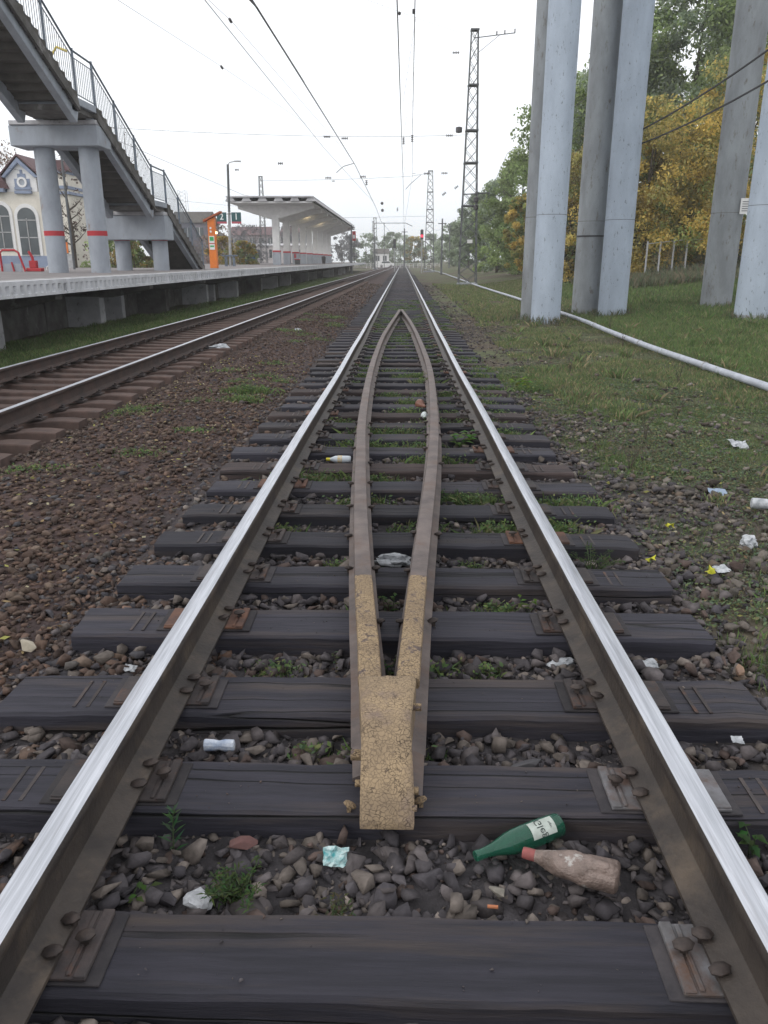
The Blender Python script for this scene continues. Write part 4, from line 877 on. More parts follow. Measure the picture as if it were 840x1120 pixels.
m=MB(); m.prism([(-14.2,6.05),(-7.35,6.05),(-7.35,6.17),(-14.2,6.17)],67.5,122.5); m.build('roof_slab',MT['white'],cn)
m=MB()
for k in range(6):
    x=-14.0+1.31*k; m.prism([(x-.4,6.17),(x+.4,6.17),(x+.22,6.45),(x-.22,6.45)],67.3,122.5)
m.bx(-14.3,-7.25,67.2,122.5,6.45,6.56); m.build('roof_rib',MT['conc_white'],cn)
m=MB()
for k in range(18): m.bx(-7.35,-7.22,67.4+3.05*k,67.4+3.05*k+2.6,6.17,6.45)
m.build('roof_edge_block',MT['conc_white'],cn)
lampm=flat('warm_lamp',(1.,.78,.42),.5,emit=6)
for yc in (79.3,91.7):
    MB().lathe([(.16,5.80),(.42,5.84),(.42,5.98),(.1,6.04)],(-9.6,yc+3.1,0),n=14).build('canopy_lamp',lampm,cn,smooth=True)

# ------------------------------------------------------------------ signs, pylon, lamp post
lp=thing('lamp_post','tall slim lamp post between the two green number signs on the platform','lamp post',(-10.9,52,PZ))
MB().cone((-11.02,52,PZ),(-10.9,52,4.5),.09,.085,12).build('post_base',MT['fence_w'],lp,smooth=True)
MB().cone((-10.9,52,4.5),(-10.82,52,7.25),.08,.07,10).build('post_shaft',MT['steel'],lp,smooth=True)
m=MB(); m.tube([(-10.82,52,7.2),(-10.7,52,7.36),(-10.35,52,7.42)],.03,6); m.box((-10.2,52,7.42),(.4,.16,.07)); m.build('lamp_head',MT['fence_w'],lp)
m=MB(); m.bx(-11.5,-10.55,51.85,52.15,1.85,1.95); m.bx(-11.35,-11.2,51.9,52.1,PZ,1.85); m.bx(-10.85,-10.7,51.9,52.1,PZ,1.85); m.build('cross_shelf',MT['railing'],lp)
for x0,ch,l in((-11.66,'2','green platform sign reading 2, left of the lamp post'),(-10.74,'1','green platform sign reading 1, right of the lamp post')):
    o=thing('platform_sign',l,'sign',(x0+.3,51.85,3.82),group='platform number signs'); m=MB(); m.bx(x0,x0+.60,51.82,51.88,3.93,4.47); m.build('sign_panel',MT['signgreen'],o)
    m=MB(); m.bx(x0,x0+.60,51.82,51.88,3.81,3.927); m.build('red_strip',MT['signred'],o)
    V,F=text_mesh(ch,.52,.006); MB().add([(x0+.3+a,51.812,4.2+b_) for a,b_,c_ in V],F).build('sign_numeral',MT['lettering'],o,fixn=False)
    if ch=='2': MB().bx(x0+.6,-10.92,51.9,51.93,4.36,4.40).build('sign_arm',MT['steel'],o)
    else: MB().bx(-10.9,x0+.02,51.9,51.93,4.36,4.40).build('sign_arm',MT['steel'],o)
py=thing('information_pylon','orange pylon with a slanted top and green-white panel at the foot of the stairs','pylon',(-9.12,39.5,PZ))
MB().prism([(-9.32,PZ),(-8.97,PZ),(-8.97,3.58),(-9.32,3.42)],39.35,39.65).build('pylon_body',MT['orange'],py,bevel=.01)
MB().prism([(-9.50,3.36),(-8.66,3.76),(-8.66,3.84),(-9.50,3.44)],39.25,39.75).build('slanted_top',mat('rust_orange',(.4,.1,.04),(.33,.09,.04)),py)
MB().bx(-9.28,-9.03,39.335,39.35,2.10,2.72).build('info_panel',MT['white'],py)
sg=flat('sign_green',(.03,.35,.1),.5)
MB().bx(-9.25,-9.06,39.325,39.335,2.5,2.68).build('green_pictogram',sg,py); MB().bx(-9.25,-9.06,39.325,39.335,2.22,2.29).build('green_pictogram',sg,py); MB().bx(-9.28,-9.03,39.325,39.335,2.36,2.40).build('red_line',MT['red'],py)
for z in(3.08,2.92): MB().cone((-9.18,39.33,z),(-9.18,39.35,z),.05,n=12).build('white_dot',MT['white'],py)
MB().bx(-8.97,-8.9,39.4,39.5,2.82,2.92).build('side_lamp',flat('warm_spot',(1,.85,.5),.5,emit=3),py)

# ------------------------------------------------------------------ station house
bd=thing('station_house','cream station house with arched windows and a grey-blue gable behind the stair columns','building',(-22,45,0))
def arch(cx,w,z0,z1,n=12):
    r=w/2; return [(cx-r,z0),(cx+r,z0)]+[(cx+r*math.cos(math.pi*k/n),z1-r+r*math.sin(math.pi*k/n)) for k in range(n+1)]
Yb=45.
# wall built as strips around openings: wall polygons via bmesh boolean-free approach (thick wall + recessed windows set proud frames)
m=MB(); m.bx(-34,-18.15,Yb,Yb+9,.2,5.15); m.build('plaster_wall',MT['cream'],bd)
m=MB(); m.bx(-34,-18.1,Yb-.06,Yb,.2,1.85); m.build('plinth',MT['blue_trim'],bd)
m=MB(); m.bx(-34.1,-21.5,Yb-.35,Yb+9,5.12,5.3); m.bx(-21.0,-20.1,Yb-.18,Yb,5.05,5.2); m.bx(-21.0,-20.1,Yb-.12,Yb,5.25,5.38); m.build('cornice',MT['blue_trim'],bd)
m=MB(); m.bx(-19.2,-18.05,Yb-.15,Yb+9.1,5.02,5.16); m.bx(-19.1,-18.1,Yb-.1,Yb+9.1,5.30,5.45); m.bx(-19.3,-18.1,Yb-.2,Yb+9.1,6.05,6.18); m.build('tower_cornice',MT['blue_trim'],bd)
m=MB(); m.bx(-19.25,-18.15,Yb+.005,Yb+8.9,5.152,6.05); m.build('tower_wall',MT['cream'],bd)
m=MB(); m.prism([(-19.4,6.18),(-18.0,6.18),(-18.25,6.72),(-19.1,6.72)],Yb-.1,Yb+8); m.build('tower_roof',MT['roof_red'],bd)
m=MB(); m.prism([(-34,5.3),(-21.3,5.3),(-21.7,6.15),(-34,6.15)],Yb-.3,Yb+8); m.build('roof',MT['roof_red'],bd)
# gable with cross ornament and round window
m=MB(); m.prism([(-21.45,5.15),(-19.8,5.15),(-19.8,5.95),(-20.62,6.72),(-21.45,5.95)],Yb-.02,Yb+4); m.build('gable_wall',MT['white'],bd)
m=MB(); m.prism([(-21.6,5.88),(-21.45,5.83),(-20.62,6.58),(-19.79,5.83),(-19.6,5.88),(-20.62,6.85)],Yb-.22,Yb+.02); m.build('gable_trim',MT['blue_trim'],bd,bevel=.02)
m=MB(); m.prism([(-21.7,5.92),(-20.62,6.93),(-19.5,5.92),(-19.5,6.0),(-20.62,7.02),(-21.7,6.0)],Yb-.25,Yb+4); m.build('gable_roof',MT['roof_red'],bd)
m=MB(); m.bx(-20.98,-20.15,Yb-.06,Yb-.02,5.25,5.8); m.bx(-20.78,-20.35,Yb-.06,Yb-.02,5.8,6.05); m.bx(-20.63,-20.5,Yb-.06,Yb-.02,6.05,6.25); m.build('gable_ornament',MT['blue_trim'],bd)
q=Matrix.Rotation(R(90),3,'X')
m=MB(); m.lathe([(.16,.06),(.16,.13),(.27,.13),(.27,.06)],(-20.55,Yb,5.62),q,n=20); m.build('round_window_surround',MT['white'],bd)
m=MB(); m.lathe([(.01,.06),(.16,.06),(.16,.09),(.01,.09)],(-20.55,Yb,5.62),q,n=20); m.build('round_window',MT['conc_blue'],bd)
for cx,w,z0,z1 in((-22.0,.95,2.2,4.5),(-20.58,1.0,1.85,4.35),(-24,.95,2.2,4.5),(-26,.95,2.2,4.5)):
    m=MB(); m.prism(arch(cx,w+.34,z0-.1,z1+.2),Yb-.05,Yb); m.build('window_surround',MT['white'],bd)
    m=MB(); m.prism(arch(cx,w,z0,z1),Yb-.07,Yb-.045); wo=m.build('arched_window',MT['glass'],bd)
    m=MB(); m.bx(cx-.025,cx+.025,Yb-.1,Yb-.07,z0,z1-.55); 
    for zz in (z0+.02,z0+(z1-z0)*.38,z0+(z1-z0)*.74): m.bx(cx-w/2,cx+w/2,Yb-.1,Yb-.072,zz-.02,zz+.03)
    m.build('window_bars',MT['fence_w'],wo)
m=MB(); m.bx(-19.1,-18.5,Yb-.04,Yb,1.95,2.7); wo=m.build('small_window',MT['glass'],bd); MB().bx(-19.05,-18.78,Yb-.06,Yb-.04,2.0,2.5).build('notice',MT['white'],wo)

# red barrier frame and white handrail on the platform
rf=thing('barrier_frame','red tubular barrier with grey infill on the platform at the left edge','barrier',(-13,27,PZ))
m=MB(); m.tube([(-13.4,27,PZ),(-13.4,27,1.85),(-13.3,27,1.93),(-12.9,27,1.93),(-12.78,27,1.85),(-12.62,27,PZ)],.035,8); m.tube([(-13.0,27,PZ),(-13.05,27,1.55)],.03,6); m.build('tube_frame',MT['red'],rf,smooth=True)
MB().bx(-13.36,-12.75,27.02,27.05,PZ,1.5).build('infill_panel',MT['conc_blue'],rf)
hd=thing('litter_hopper','red bent metal stand beside the red tubular barrier','stand',(-12.4,27,PZ))
m=MB(); m.tube([(-12.52,27.2,1.9),(-12.42,27.2,1.7),(-12.4,27.2,1.4)],.05,7); m.bx(-12.62,-12.1,27.05,27.3,PZ,1.36); m.bx(-12.52,-12.28,27.1,27.28,1.36,1.6); m.build('stand_body',MT['red'],hd,bevel=.02)
hr=thing('ramp_handrail','thin white handrail sloping down beside the left stair column','handrail',(-11.6,27.2,PZ))
m=MB(); m.tube([(-11.98,27.2,PZ+.05),(-11.98,27.2,1.38),(-11.55,27.2,1.72)],.018,6); m.tube([(-11.65,27.2,PZ),(-11.45,27.2,1.65)],.012,5); m.build('rail_tube',MT['white'],hr); 
pd=thing('poster_board','orange poster on a white frame between the two front stair columns','poster board',(-16.9,40,PZ))
MB().bx(-17.0,-16.45,40,40.05,1.95,2.45).build('orange_poster',MT['orange'],pd); 
m=MB(); m.bx(-17.4,-16.2,39.9,39.95,PZ,1.9); m.build('white_base',MT['fence_w'],pd)

# ------------------------------------------------------------------ trees
def tree(name,label,x,y,z,h,r,pal,nleaf,lsize,crown0=.25,group=None,seed=1,trunk_r=None,bare=False,limbs=10,dens=1.,rx=None):
    rr=random.Random(seed); g=np.random.default_rng(seed); o=thing(name,label,'tree',(x,y,z),group=group); tr=trunk_r or h*.018
    m=MB(); m.tube([(0,0,-.3),(h*.01,0,h*.3),(-h*.01,h*.01,h*.6),(0,0,h*.93)],[tr,tr*.8,tr*.5,tr*.12],8)
    tips=[]
    for k in range(limbs):
        t=rr.uniform(max(crown0,.12),.85); a=k*2.4+rr.uniform(-.4,.4); L_=r*(1.05-t*.55)*rr.uniform(.6,1.)
        p0=Vector((0,0,h*t)); p1=p0+Vector((math.cos(a)*L_*.55,math.sin(a)*L_*.55,L_*.35)); p2=p0+Vector((math.cos(a)*L_,math.sin(a)*L_,L_*.75))
        m.tube([p0,p1,p2],[tr*.4*(1.1-t),tr*.22,tr*.06],5); tips+= [p1,p2]
        if bare:
            for q in range(7):
                s=p0.lerp(p2,rr.uniform(.3,1)); e=s+Vector((rr.uniform(-1,1),rr.uniform(-1,1),rr.uniform(.2,1.4)))*L_*.4; m.tube([s,e],[tr*.1,tr*.03],4)
    m.build('trunk',MT['bark'],o,local=True,smooth=True)
    if nleaf:
        nc=int(46*dens)+nleaf//260; 
        # clump centres: shell-biased in a lumpy crown
        u=g.random(nc); ph=g.uniform(0,2*np.pi,nc); zz=crown0+(1-crown0)*u
        prof=np.sin(np.clip((u*.88+.09),0,1)**.92*np.pi)**.5
        rad=r*prof*np.sqrt(g.uniform(.15,1.05,nc))*(.75+.5*g.random(nc))
        cx=np.cos(ph)*rad; cy=np.sin(ph)*rad; cz=zz*h
        cs=r*g.uniform(.14,.30,nc); bright=g.uniform(.65,1.35,nc); pi_=g.integers(0,len(pal),nc)
        k=g.integers(0,nc,nleaf); d=g.normal(0,1,(nleaf,3)); d/=np.linalg.norm(d,axis=1)[:,None]; d*=(g.random(nleaf)**.45)[:,None]
        P=np.stack([cx[k],cy[k],cz[k]],1)+d*cs[k][:,None]*np.array([1,1,.8]); P[:,2]=np.minimum(P[:,2],h*1.02)
        P[:,2]=np.maximum(P[:,2],.1)
        A=g.normal(0,1,(nleaf,3)); A/=np.linalg.norm(A,axis=1)[:,None]; B=np.cross(A,g.normal(0,1,(nleaf,3))); B/=np.linalg.norm(B,axis=1)[:,None]
        s=(lsize*g.uniform(.6,1.3,nleaf))[:,None]; V=np.stack([P-A*s*.55,P+B*s*.28,P+A*s*.55,P-B*s*.28],1).reshape(-1,3)
        F=np.arange(nleaf*4).reshape(-1,4); C=np.array(pal)[np.where(g.random(nleaf)<.75,pi_[k],g.integers(0,len(pal),nleaf))]*bright[k][:,None]*g.uniform(.75,1.25,(nleaf,1))
        f=np_mesh('crown',V,F,MT['leaf'],np.repeat(C,4,0),k=4); f.parent=o
    return o
GREEN=[(.23,.31,.12),(.29,.37,.15),(.20,.27,.11),(.31,.38,.18)]; GREY=[(.26,.32,.21),(.22,.28,.19),(.29,.35,.25)]
GOLD=[(.54,.415,.125),(.44,.365,.125),(.36,.34,.13),(.60,.46,.14),(.27,.33,.12)]; OLIV=[(.24,.20,.09),(.17,.18,.08),(.34,.25,.09),(.20,.17,.09)]
grp='trees behind the right-hand fence'
def gz(x,y): return float(gh(x,y))-.05
T=[('maple_tree','golden maple between the fourth column and the notice column, lowest branches hanging over the fence',12.6,43,8.3,3.3,GOLD,30000,.17,.02),
   ('maple_tree','brownish gold maple just right of the fourth column',10.6,45,7.4,2.6,GOLD+OLIV,18000,.17,.03),
   ('maple_tree','yellow maple at the right edge between the last two columns',16.2,41,9.6,3.0,GOLD,22000,.17,.05),
   ('maple_tree','rusty gold maple seen between the second and third columns',10.9,54,6.6,2.6,OLIV+GOLD[:2],14000,.19,.02),
   ('maple_tree','small orange-yellow tree left of the leftmost column',8.9,60,6.0,1.5,GOLD,5000,.26,.12),
   ('maple_tree','olive and gold bushy tree behind the notice column',14.6,45,7.6,2.8,GOLD+OLIV+GREEN[:1],18000,.17,.02),
   ('willow_tree','tall grey-green tree behind the gap between second and third columns',13.2,66,13.6,4.4,GREEN,28000,.30,.06),
   ('willow_tree','tall grey-green tree rising right of the fourth column',14.8,58,13.9,4.6,GREEN+GREY,34000,.28,.06),
   ('willow_tree','tallest green tree, reaching the top of the photo left of the notice column',18.4,55,17.0,5.2,GREEN+GREY,38000,.28,.06),
   ('willow_tree','big green tree at the top right corner of the photo',22.4,52,19.,5.4,GREEN,28000,.28,.08),
   ('spruce_like_tree','dark bushy green tree just left of the leftmost column',10.3,72,9.4,2.9,GREEN,22000,.24,.03),
   ('bushy_tree','grey-green tree right of the lattice mast, second in the receding row',9.9,86,9.0,2.8,GREY+GREEN,15000,.27,.03),
   ('bushy_tree','pale grey-green tree directly behind the lattice mast',10.2,104,9.0,3.0,GREY,11000,.33,.02),
   ('bushy_tree','dull green tree left behind the lattice mast, farther down the row',10.4,130,8.6,3.2,GREY,5000,.5,.05),
   ('bushy_tree','farthest grey tree of the right-hand row, low against the sky',11.4,165,8.0,4.0,GREY,4000,.6,.05)]
for k,(nm,l,x,y,h,r,pal,nl,ls,c0) in enumerate(T): tree(nm,l,x,y,gz(x,y),h,r,pal,nl,ls,c0,grp,seed=20+k)
# undergrowth behind the fence, an uncountable mass
n=26000; x=rng.uniform(9,24,n); y=rng.uniform(44,56,n); z=gh(x,y)+rng.random(n)**1.4*2.6
A=rng.normal(0,1,(n,3)); A/=np.linalg.norm(A,axis=1)[:,None]; B=np.cross(A,rng.normal(0,1,(n,3))); B/=np.linalg.norm(B,axis=1)[:,None]; P=np.stack([x,y,z],1); s=rng.uniform(.1,.2,(n,1))
V=np.stack([P-A*s,P+B*s*.5,P+A*s,P-B*s*.5],1).reshape(-1,3); C=np.array(OLIV+GREEN+[(.07,.06,.04)]*2)[rng.integers(0,10,n)]*rng.uniform(.5,1.1,(n,1))*.8
tag(np_mesh('undergrowth',V,np.arange(n*4).reshape(-1,4),MT['leaf'],np.repeat(C,4,0),k=4),kind='stuff')

# right fence
fc=thing('mesh_fence','pale metal fence of posts and wire mesh below the golden trees','fence',(12,40,.7))
fx=[11.85,12.47,13.12,13.75,15.5,17.2,18.9,20.6]
for x in fx:
    z=float(gh(x,40)); MB().box((x,40,z+.85),(.07,.07,1.9)).build('fence_post',MT['fence_w'],fc)
for a,b in zip(fx[:-1],fx[1:]):
    za,zb=float(gh(a,40)),float(gh(b,40)); 
    for f in(.25,1.68): m=MB(); m.tube([(a,40,za+f),(b,40,zb+f)],.022,5); m.build('fence_rail',MT['fence_w'],fc)
    m=MB(); n=int((b-a)/.12)
    for k in range(n):
        t=k/n; m.tube([(a+(b-a)*t,40.03,za+.25),(min(b,a+(b-a)*t+1.0),40.03,za+1.65)],.004,3); m.tube([(min(b,a+(b-a)*t+1.0),40.035,za+.25),(a+(b-a)*t,40.035,za+1.65)],.004,3)
    m.build('wire_mesh',MT['steel'],fc)

# left background trees & bushes
AUT=[(.40,.27,.05),(.30,.24,.06),(.22,.2,.06)]; PINK=[(.28,.18,.15),(.2,.15,.12),(.25,.2,.14)]; BG=[(.17,.17,.18),(.14,.145,.155)]
L=[('bush','yellow autumn bush right of the orange pylon',-16.6,75,1.0,2.6,1.3,AUT,3000,.2,.0),('bush','second yellow-green bush, left of the dark shrub behind the platform',-15.3,78,1.0,2.3,1.4,AUT+GREEN[:1],3000,.2,.0),
   ('bush','dark green round shrub behind the platform beside the blue shed',-14.9,80,1.0,1.7,.8,GREEN,1800,.16,.0),('bare_tree','pinkish half-bare tree behind the orange pylon',-22.2,95,0,6.0,2.6,PINK,1800,.25,.15),
   ('bare_tree','grey leafless round tree behind the green number signs',-23.6,122,0,6.6,2.6,BG,1500,.2,.2),('bare_tree','grey leafless tree left of the canopy',-21.2,118,0,6.3,2.4,BG,1500,.2,.2),
   ('bare_tree','grey leafless tree seen behind the canopy front columns',-20.,140,0,7.6,3.2,BG,1200,.25,.2),
   ('green_tree','green tree behind the stair pier columns',-15.8,44,0,3.2,1.6,GREEN,4000,.2,.0),('green_tree','green shrubby tree right of the second stair pier',-13.9,42,0,3.1,1.2,GREEN+OLIV,3000,.2,.0)]
for k,(nm,l,x,y,z,h,r,pal,nl,ls,c0) in enumerate(L): tree(nm,l,x,y,z,h,r,pal,nl,ls,c0,seed=60+k,bare=nm.startswith('bare'))
tree('bare_tree','dark bare climbing tree between the two front stair columns',-16.6,41,1.0,6.0,1.0,[(.10,.07,.06)],500,.12,.1,seed=81,bare=True,limbs=18,trunk_r=.12)
tree('bare_tree','pinkish bare tree above the station house roof at the left edge',-31.5,64,0,10.2,3.2,PINK,2600,.22,.3,seed=82,bare=True,limbs=16)
tree('bare_tree','thin leafless tree poking up above the stair railing',-23.0,70,0,12.6,2.0,[(.12,.1,.08)],60,.15,.5,seed=83,bare=True,limbs=7,trunk_r=.10)

# background houses
def house(label,x0,x1,y,z1,rise,wallm,roofm,dep=8,win=3,gable=False):
    o=thing('house',label,'house',((x0+x1)/2,y,0)); MB().bx(x0,x1,y,y+dep,-.3,z1).build('house_wall',wallm,o)
    if gable: MB().prism([(x0-.2,z1),(x1+.2,z1),((x0+x1)/2,z1+rise)],y-.2,y+dep).build('roof',roofm,o)
    else: MB().prism([(y-.3,z1),(y+dep+.3,z1),(y+dep/2,z1+rise)],x0-.2,x1+.2,axis='x').build('roof',roofm,o)
    for k in range(win):
        cx=x0+(x1-x0)*(k+.5)/win; f=MB().bx(cx-.5,cx+.5,y-.05,y,z1-1.9,z1-.6).build('window',MT['glass'],o); MB().bx(cx-.03,cx+.03,y-.08,y-.05,z1-1.9,z1-.6).build('window_frame',MT['white'],f)
    return o
pb=mat('purple_grey_brick',(.20,.18,.21),(.16,.145,.17),scale=2,rough=.9); bb=mat('brown_brick',(.27,.24,.25),(.22,.195,.21),scale=2,rough=.9)
house('grey-purple gabled house behind the lower stair railing',-31.3,-26.4,110,6.4,1.6,pb,MT['conc_under'],win=3)
house('brownish house with a dark gable roof behind the orange pylon',-33.2,-28.6,130,4.9,1.4,bb,MT['conc_under'],gable=True)
house('far brown brick house with chimneys beyond the number signs',-36,-26.5,170,6.6,1.8,bb,MT['roof_red'],win=5)
house('second far purple-grey house left of the canopy',-27.5,-22.5,185,7.6,1.6,pb,MT['roof_red'],win=4)
house('long low pale building behind the canopy columns',-27.2,-12.5,132,3.9,.4,mat('pale_wall',(.5,.47,.47),(.45,.42,.43)),MT['conc_white'],win=6)
o=thing('shed','small blue shed behind the dark green shrub','shed',(-17.1,90,0)); MB().bx(-17.9,-16.6,90,92,-.2,1.95).build('shed_wall',mat('blue_paint',(.05,.16,.38),(.04,.13,.3)),o); MB().prism([(89.8,1.95),(92.2,1.95),(91,2.2)],-18,-16.5,axis='x').build('shed_roof',MT['conc_under'],o)

# ------------------------------------------------------------------ catenary masts
def mast(label,x,y,H,w0=1.1,w1=.42,z=-.2,arm=None,detail=True,name='lattice_mast'):
    o=thing(name,label,'mast',(x,y,z),group='lattice masts of the overhead line'); m=MB(); r=.045 if y<90 else .05
    C=[(-1,-1),(1,-1),(1,1),(-1,1)]; wf=lambda t:(w0+(w1-w0)*t)/2
    for a,b in C: m.tube([(x+a*wf(0),y+b*wf(0),z),(x+a*wf(1),y+b*wf(1),z+H)],r,4)
    m.build('corner_leg',MT['steel'],o)
    m=MB(); n=int(H/.85); rr=r*.45
    for k in range(n):
        t0=k/n; t1=(k+1)/n; z0=z+H*t0; z1=z+H*t1
        for i in range(4):
            a0=C[i]; a1=C[(i+1)%4]
            p=lambda c,t,zz:(x+c[0]*wf(t),y+c[1]*wf(t),zz)
            m.tube([p(a0,t0,z0),p(a1,t1,z1)],rr,3); m.tube([p(a1,t0,z0),p(a0,t1,z1)],rr,3)
    m.build('lattice_bracing',MT['steel'],o)
    for t in(.335,.505,.63,.80,1.):
        w=wf(t)*2+.12; MB().box((x,y,z+H*t),(w,w,.09)).build('collar_plate',MT['steel'],o)
    MB().lathe([(w0*.8,-.4),(w0*.8,.25),(w0*.7,.3),(.01,.3)],(x,y,z),Matrix.Rotation(R(45),3,'Z'),n=4).build('mast_footing',MT['conc_darker'],o)
    if arm:
        m=MB(); L_=arm; m.tube([(x,y,z+H-.45),(x+L_,y,z+H-.18)],.035,4); m.tube([(x,y,z+H-1.5),(x+L_*.62,y,z+H-.3)],.022,4); a=m.build('top_arm',MT['steel'],o)
        for f in(.55,.75,1.): MB().lathe([(.03,-.02),(.05,.08),(.025,.12),(.05,.16),(.02,.26)],(x+L_*f,y,z+H-.18-.27*(1-f)),n=8).build('pin_insulator',MT['porcelain'],a)
    return o
M1=mast('large lattice mast with a top arm, left of the columns',4.62,58,16.1,1.25,.44,arm=2.6)
m=MB(); m.tube([(4.2,58,5.95),(6.0,58,6.05)],.04,5); m.tube([(5.95,58,6.05),(5.75,58,5.4)],.02,4); a=m.build('side_bracket',MT['steel'],M1); MB().lathe([(.04,-.2),(.13,-.1),(.13,.02),(.04,.1)],(5.1,57.9,6.05),n=10).build('bracket_insulator',MT['porcelain'],a)
m=MB(); m.lathe([(.05,0),(.17,.05),(.17,.30),(.05,.36)],(5.02,57.4,4.9),n=12); m.lathe([(.05,0),(.17,.05),(.17,.30),(.05,.36)],(5.02,57.4,5.4),n=12); m.build('equipment_drum',MT['porcelain'],M1,smooth=True)
MB().bx(4.5,4.85,57.25,57.35,2.75,2.98).build('number_plate',MT['white'],M1)
MB().lathe([(.04,-.2),(.22,-.15),(.22,.15),(.04,.2)],(3.75,58,10.0),n=12).build('floodlight',MT['porcelain'],M1,smooth=True)
mast('smaller lattice mast behind the near track, with three pins on a low arm',4.0,124,14.3,1.5,.62)
m=MB(); 
mast('lattice mast behind the canopy, on the far side of the platform',-21.1,124,13.6,1.0,.45)
mast('thin lattice mast standing left of the distant signal gantry',-5.85,172,10.2,1.0,.6)
mast('faint far lattice mast beside the thin one in the distance',-9.0,250,13.,1.0,.6)
def pole(label,x,y,h,r=.12,nm='utility_pole',cat='pole'):
    o=thing(nm,label,cat,(x,y,-.2)); MB().cone((x,y,-.2),(x,y,h),r,r*.7,8).build('pole_shaft',MT['steel'],o); MB().bx(x-.5,x+.5,y-.04,y+.04,h-.6,h-.5).build('cross_arm',MT['steel'],o); return o
pole('dark slim pole to the right of the smaller lattice mast',4.75,100,6.4); pole('slim dark pole above the far end of the near track',.25,135,6.6); pole('dark pole left of the far signals',-5.1,150,5.9)
pole('far pole beyond the canopy end',-8.2,128,5.5); pole('thin pole right beside the canopy end',-7.0,112,6.2); pole('pale pole left of the canopy end sign',-9.4,150,7.5); pole('pole far behind the right-hand grass verge',8.5,150,8.0)
tm=thing('tower','faint distant communications tower above the grey house','tower',(-61,230,0)); m=MB()
for a,b in((-1,-1),(1,-1),(1,1),(-1,1)): m.tube([(-61+a*1.2,230+b*1.2,0),(-61+a*1.0,230+b*1.0,20)],.06,4)
for k in range(20): m.tube([(-62,229,k),(-60,229,k+1)],.04,3); m.tube([(-60,229,k),(-62,229,k+1)],.04,3)
m.build('tower_lattice',MT['fence_w'],tm)
# signals
redl=flat('red_signal_lamp',(1.,.04,.08),.4,emit=2)
def signal(label,x,y,h,lit):
    o=thing('railway_signal',label,'signal',(x,y,-.2)); MB().cone((x,y,-.2),(x,y,h-1.2),.08,n=8).build('signal_post',MT['fence_w'],o); MB().box((x,y,h-.55),(.42,.25,1.3)).build('signal_head',MT['porcelain'],o,bevel=.05)
    MB().cone((x,y-.135,h-.75),(x,y-.2,h-.75),.17,n=14).build('signal_lamp',redl if lit else MT['glass'],o)
signal('red lit signal at the far right of the track end',2.65,115,5.6,True); signal('dark signal left of the far track end',-1.25,125,4.6,False)
rs=thing('end_sign','small red and white sign hanging past the canopy end','sign',(-6.9,118,5.2)); MB().bx(-7.25,-6.75,118,118.1,4.3,5.6).build('sign_board',MT['red'],rs); MB().bx(-7.15,-6.85,117.95,118,4.6,5.1).build('sign_patch',MT['lettering'],rs); MB().cone((-7.0,118.05,PZ),(-7.0,118.05,4.3),.05).build('sign_post',MT['steel'],rs)
# gantry
gn=thing('signal_gantry','light horizontal gantry bar over the distant tracks','gantry',(-2.9,172,0)); m=MB(); m.tube([(-6.0,172,9.0),(0.6,172,9.0),(1.9,172,8.4)],.07,5)
for x in(-6.0,-3.9): m.tube([(x,172,-.2),(x,172,9)],.06,5)
m.build('gantry_frame',MT['steel'],gn)
# crossing at the far end
cf=thing('level_crossing_fence','low white fence and barrier across the far end of the track','barrier',(0,190,0)); m=MB()
m.box((0,190,.85),(17,.08,.10)); m.box((0,190,.45),(17,.06,.06))
for k in range(18): m.box((-8.5+k,190,.4),(.08,.06,1.1))
m.build('barrier_rails',MT['white'],cf)
road=MB(); road.bx(-40,40,191,197,.0,.06); tag(road.build('crossing_road',MT['deck']),kind='structure')
cr=thing('parked_car','distant white car behind the barrier, left of the track end','car',(-4.2,200,0)); m=MB(); m.prism([(-5.9,.35),(-2.1,.35),(-2.1,.95),(-2.8,1.0),(-3.4,1.5),(-4.9,1.5),(-5.5,1.0),(-5.9,.95)],199.2,200.8); m.build('car_body',MT['white'],cr,bevel=.08)
m=MB(); m.prism([(-5.3,1.02),(-2.95,1.02),(-3.45,1.42),(-4.85,1.42)],199.17,200.83); m.build('car_window',MT['glass'],cr)
for x in(-5.2,-2.8): MB().cone((x,199.15,.32),(x,199.35,.32),.32,n=14).build('wheel',MT['porcelain'],cr)
house('small white cabin left of the far end of the track',-7.6,-3.8,215,3.4,1.2,MT['white'],MT['conc_under'],win=2)
for k,(x,y,h,r,pal,l) in enumerate([(-3.,235,9,4,GREY,'hazy tree at the end of the track, left of the rails'),(3.4,240,8,3.6,AUT+GREY,'hazy yellowish tree at the end of the track, right of the rails'),(8.5,250,9,4.5,GREY,'hazy grey tree right of the red signal'),(-11,245,9,4.5,GREY,'hazy grey tree left of the small white cabin'),(14,215,8.5,4.5,GREY,'hazy tree closing the right-hand verge'),(-18,240,9,5,BG,'hazy leafless tree behind the far platform end'),(-1.,300,10,6,GREY,'faintest tree in the middle of the track end')]):
    tree('distant_tree',l,x,y,0,h,r,pal,1800,.7,.05,'trees beyond the crossing',seed=100+k)
